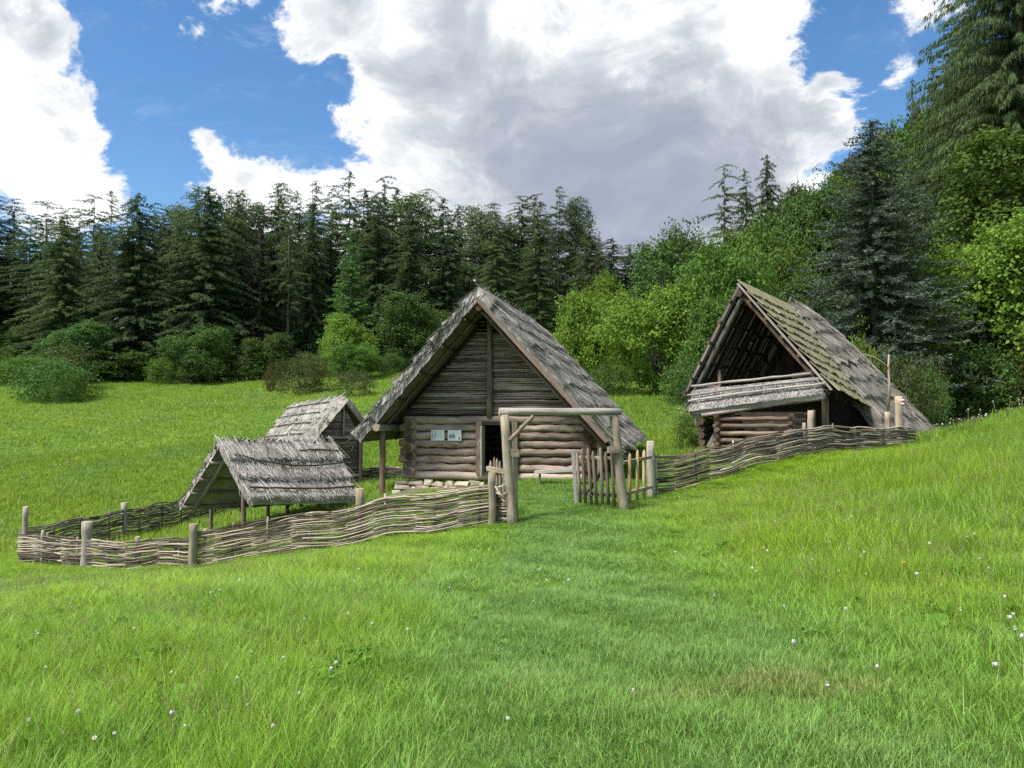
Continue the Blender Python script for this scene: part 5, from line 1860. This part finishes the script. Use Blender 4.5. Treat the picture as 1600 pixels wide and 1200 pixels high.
add_near(20500, 1.6, 8.5, 'short', 1.0, 1.0, .75)
add_near(15500, 1.6, 8.5, 'long', 1.0, 1.0, .75)
add_near(1500, 1.6, 9, 'stalk', 1.0, 1.0, .75)
add_near(29000, 8.5, 21, 'short', 1.05, 1.6, .8)
add_near(27000, 8.5, 21, 'long', 1.0, 1.6, .8)
add_near(4200, 9, 21, 'stalk', 1.05, 1.5, .8)
P_, S_ = np.concatenate(near_P), np.concatenate(near_s)
scatter('meadow_grass', cg, P_, np.concatenate(near_v), rot_of(len(P_)), S_, np.concatenate(near_t), np.concatenate(near_d))

cf = subcoll('tuft_far')
for i in range(5):
    tuft('far_tuft_%d' % i, cf, 26, .30, .26, .011, .6, 2, 300 + i)
xs, ys, ss = [], [], []
for n, y0, y1, s_ in ((30000, 20.5, 45, 1.0), (42000, 45, 112, 1.7)):
    x, y = sample(n, y0, y1, .85, .8, 3)
    xs.append(x)
    ys.append(y)
    ss.append(np.full(len(x), s_))
x, y, s_ = map(np.concatenate, (xs, ys, ss))
pm = path_mask(x, y)
hgt = np.where(pm > .4, .35, 1.0) * RNG.uniform(.6, 1.2, len(x)) * (1 + .3 * vnoise(x, y, .4, 21))
scatter('far_meadow_grass', cf, np.stack([x, y, H(x, y)], 1), RNG.integers(0, 5, len(x)), rot_of(len(x), .1), np.stack([s_, s_, np.clip(hgt, .25, 1.6)], 1), tint_of(x, y, pm), dryness(x, y) * .6)

cw = subcoll('weeds')
for i in range(4):
    weed('weed_%d' % i, cw, 7 + i, .075 + .015 * i, 400 + i)
x, y = sample(9000, 1.8, 15, pw=.8)
k = vnoise(x, y, 1.3, 31) > -.1
x, y = x[k], y[k]
scatter('meadow_weeds', cw, np.stack([x, y, H(x, y) + .01], 1), RNG.integers(0, 4, len(x)), rot_of(len(x), .15), RNG.uniform(.35, .95, (len(x), 1)) * np.where(path_mask(x, y) > .3, .7, 2.0)[:, None] * np.ones((1, 3)))

cl = subcoll('small_flowers')
for i, (pt_, hh, r) in enumerate((('petal_white', .14, .009), ('petal_white', .18, .010), ('petal_white', .22, .011), ('petal_pink', .24, .015), ('petal_yellow', .30, .012))):
    flower('flower_%d' % i, cl, pt_, hh, r, 500 + i)
x, y = sample(2600, 2.6, 22, pw=.75)
w = np.clip((x - .6 - .06 * y) / 1.2, .28, 1) * (.5 + .5 * (vnoise(x, y, 1.7, 33) > .0))
k = RNG.random(len(x)) < w * .42
x, y = x[k], y[k]
vid = RNG.choice(5, len(x), p=[.4, .3, .2, .06, .04])
scatter('meadow_flowers', cl, np.stack([x, y, H(x, y)], 1), vid, rot_of(len(x), .2), RNG.uniform(.8, 1.3, (len(x), 1)) * np.ones((1, 3)))
# far pale blossom drifts on the meadow
x, y = sample(20000, 24, 95, pw=.9)
k = (vnoise(x, y, .12, 35) + .4 * vnoise(x, y, .6, 36) > .35) | ((x > 7) & (y < 36) & (RNG.random(len(x)) < .5))
x, y = x[k], y[k]
scatter('far_meadow_flowers', cl, np.stack([x, y, H(x, y) + .12], 1), RNG.integers(0, 3, len(x)), rot_of(len(x), .2), RNG.uniform(2.0, 3.4, (len(x), 1)) * np.array([[1, 1, .8]]))

# dandelion clocks, each a plant of its own


def clock_mesh(seed):
    r_ = np.random.default_rng(seed)
    n = 75
    d = nrm(r_.normal(size=(n, 3)))
    r = .012
    ax_ = nrm(np.cross(d, r_.normal(size=d.shape)))
    sd = np.cross(d, ax_)
    c = d * r * r_.uniform(.55, 1.1, (n, 1))
    k = .0032
    V = np.stack([c - ax_ * k, c + sd * k, c + ax_ * k, c - sd * k], 1).reshape(-1, 3)
    return np_mesh('seed_head', V, np.arange(n * 4).reshape(-1, 4), M['fluff'])


clocks = [clock_mesh(600 + i) for i in range(3)]
stems = []
for i in range(3):
    b = MB().tube([Vector((0, 0, 0)), Vector((.01 * i, .015, .11)), Vector((.02, .01 - .012 * i, .21))], [.0022, .002, .0016], 5, False)
    o = b.build('stem', M['stem'])
    stems.append(o.data)
    bpy.data.objects.remove(o)
gd = 'dandelion clocks in the meadow'
spots = [(365, 882), (415, 912), (555, 923), (565, 904), (327, 945), (107, 965), (100, 945), (70, 1070), (438, 1068), (462, 1112), (257, 1170), (290, 1175), (172, 1190), (255, 1155), (135, 1160), (410, 1185),
         (375, 1093), (400, 1135), (538, 972), (578, 1005), (605, 905), (350, 938), (30, 922), (1520, 850), (1512, 850), (1547, 808), (1532, 890), (1593, 996), (1545, 915), (1590, 1040), (1408, 830), (1256, 868),
         (1294, 862), (1316, 984), (1565, 965), (1585, 790), (1568, 720), (1590, 705), (1552, 703), (1575, 760), (1500, 770), (1516, 724), (1480, 745), (1586, 1018), (1240, 1060), (1575, 1100), (640, 1005), (520, 1090),
         (200, 1010), (60, 1015), (1385, 1085), (790, 1170), (1430, 930), (1360, 760), (1600, 860), (480, 985), (700, 930), (270, 905), (1440, 690), (1465, 735)]


def ground_hit(u, v):
    r = Vector(ray(u, v))
    t = 1.5
    while t < 60:
        p = r * t
        if p.z < h(p.x, p.y):
            return p
        t *= 1.012
    return None


for i, (u, v) in enumerate(spots):
    p = ground_hit(u, v + 14)
    if p is None:
        continue
    s = U(.75, 1.15)
    t = thing('dandelion', 'white dandelion clock on a thin stem standing up out of the meadow grass', 'flower', (p.x, p.y, h(p.x, p.y)), gd)
    t.rotation_euler = (U(-.2, .2), U(-.2, .2), U(0, 6.28))
    k = i % 3
    so = link_mesh('stem', stems[k], t)
    so.scale = (1, 1, s)
    ho = link_mesh('seed_head', clocks[k], t, (.02, .01 - .012 * k, .21 * s + .008))
    ho.scale = (s * 1.1,) * 3
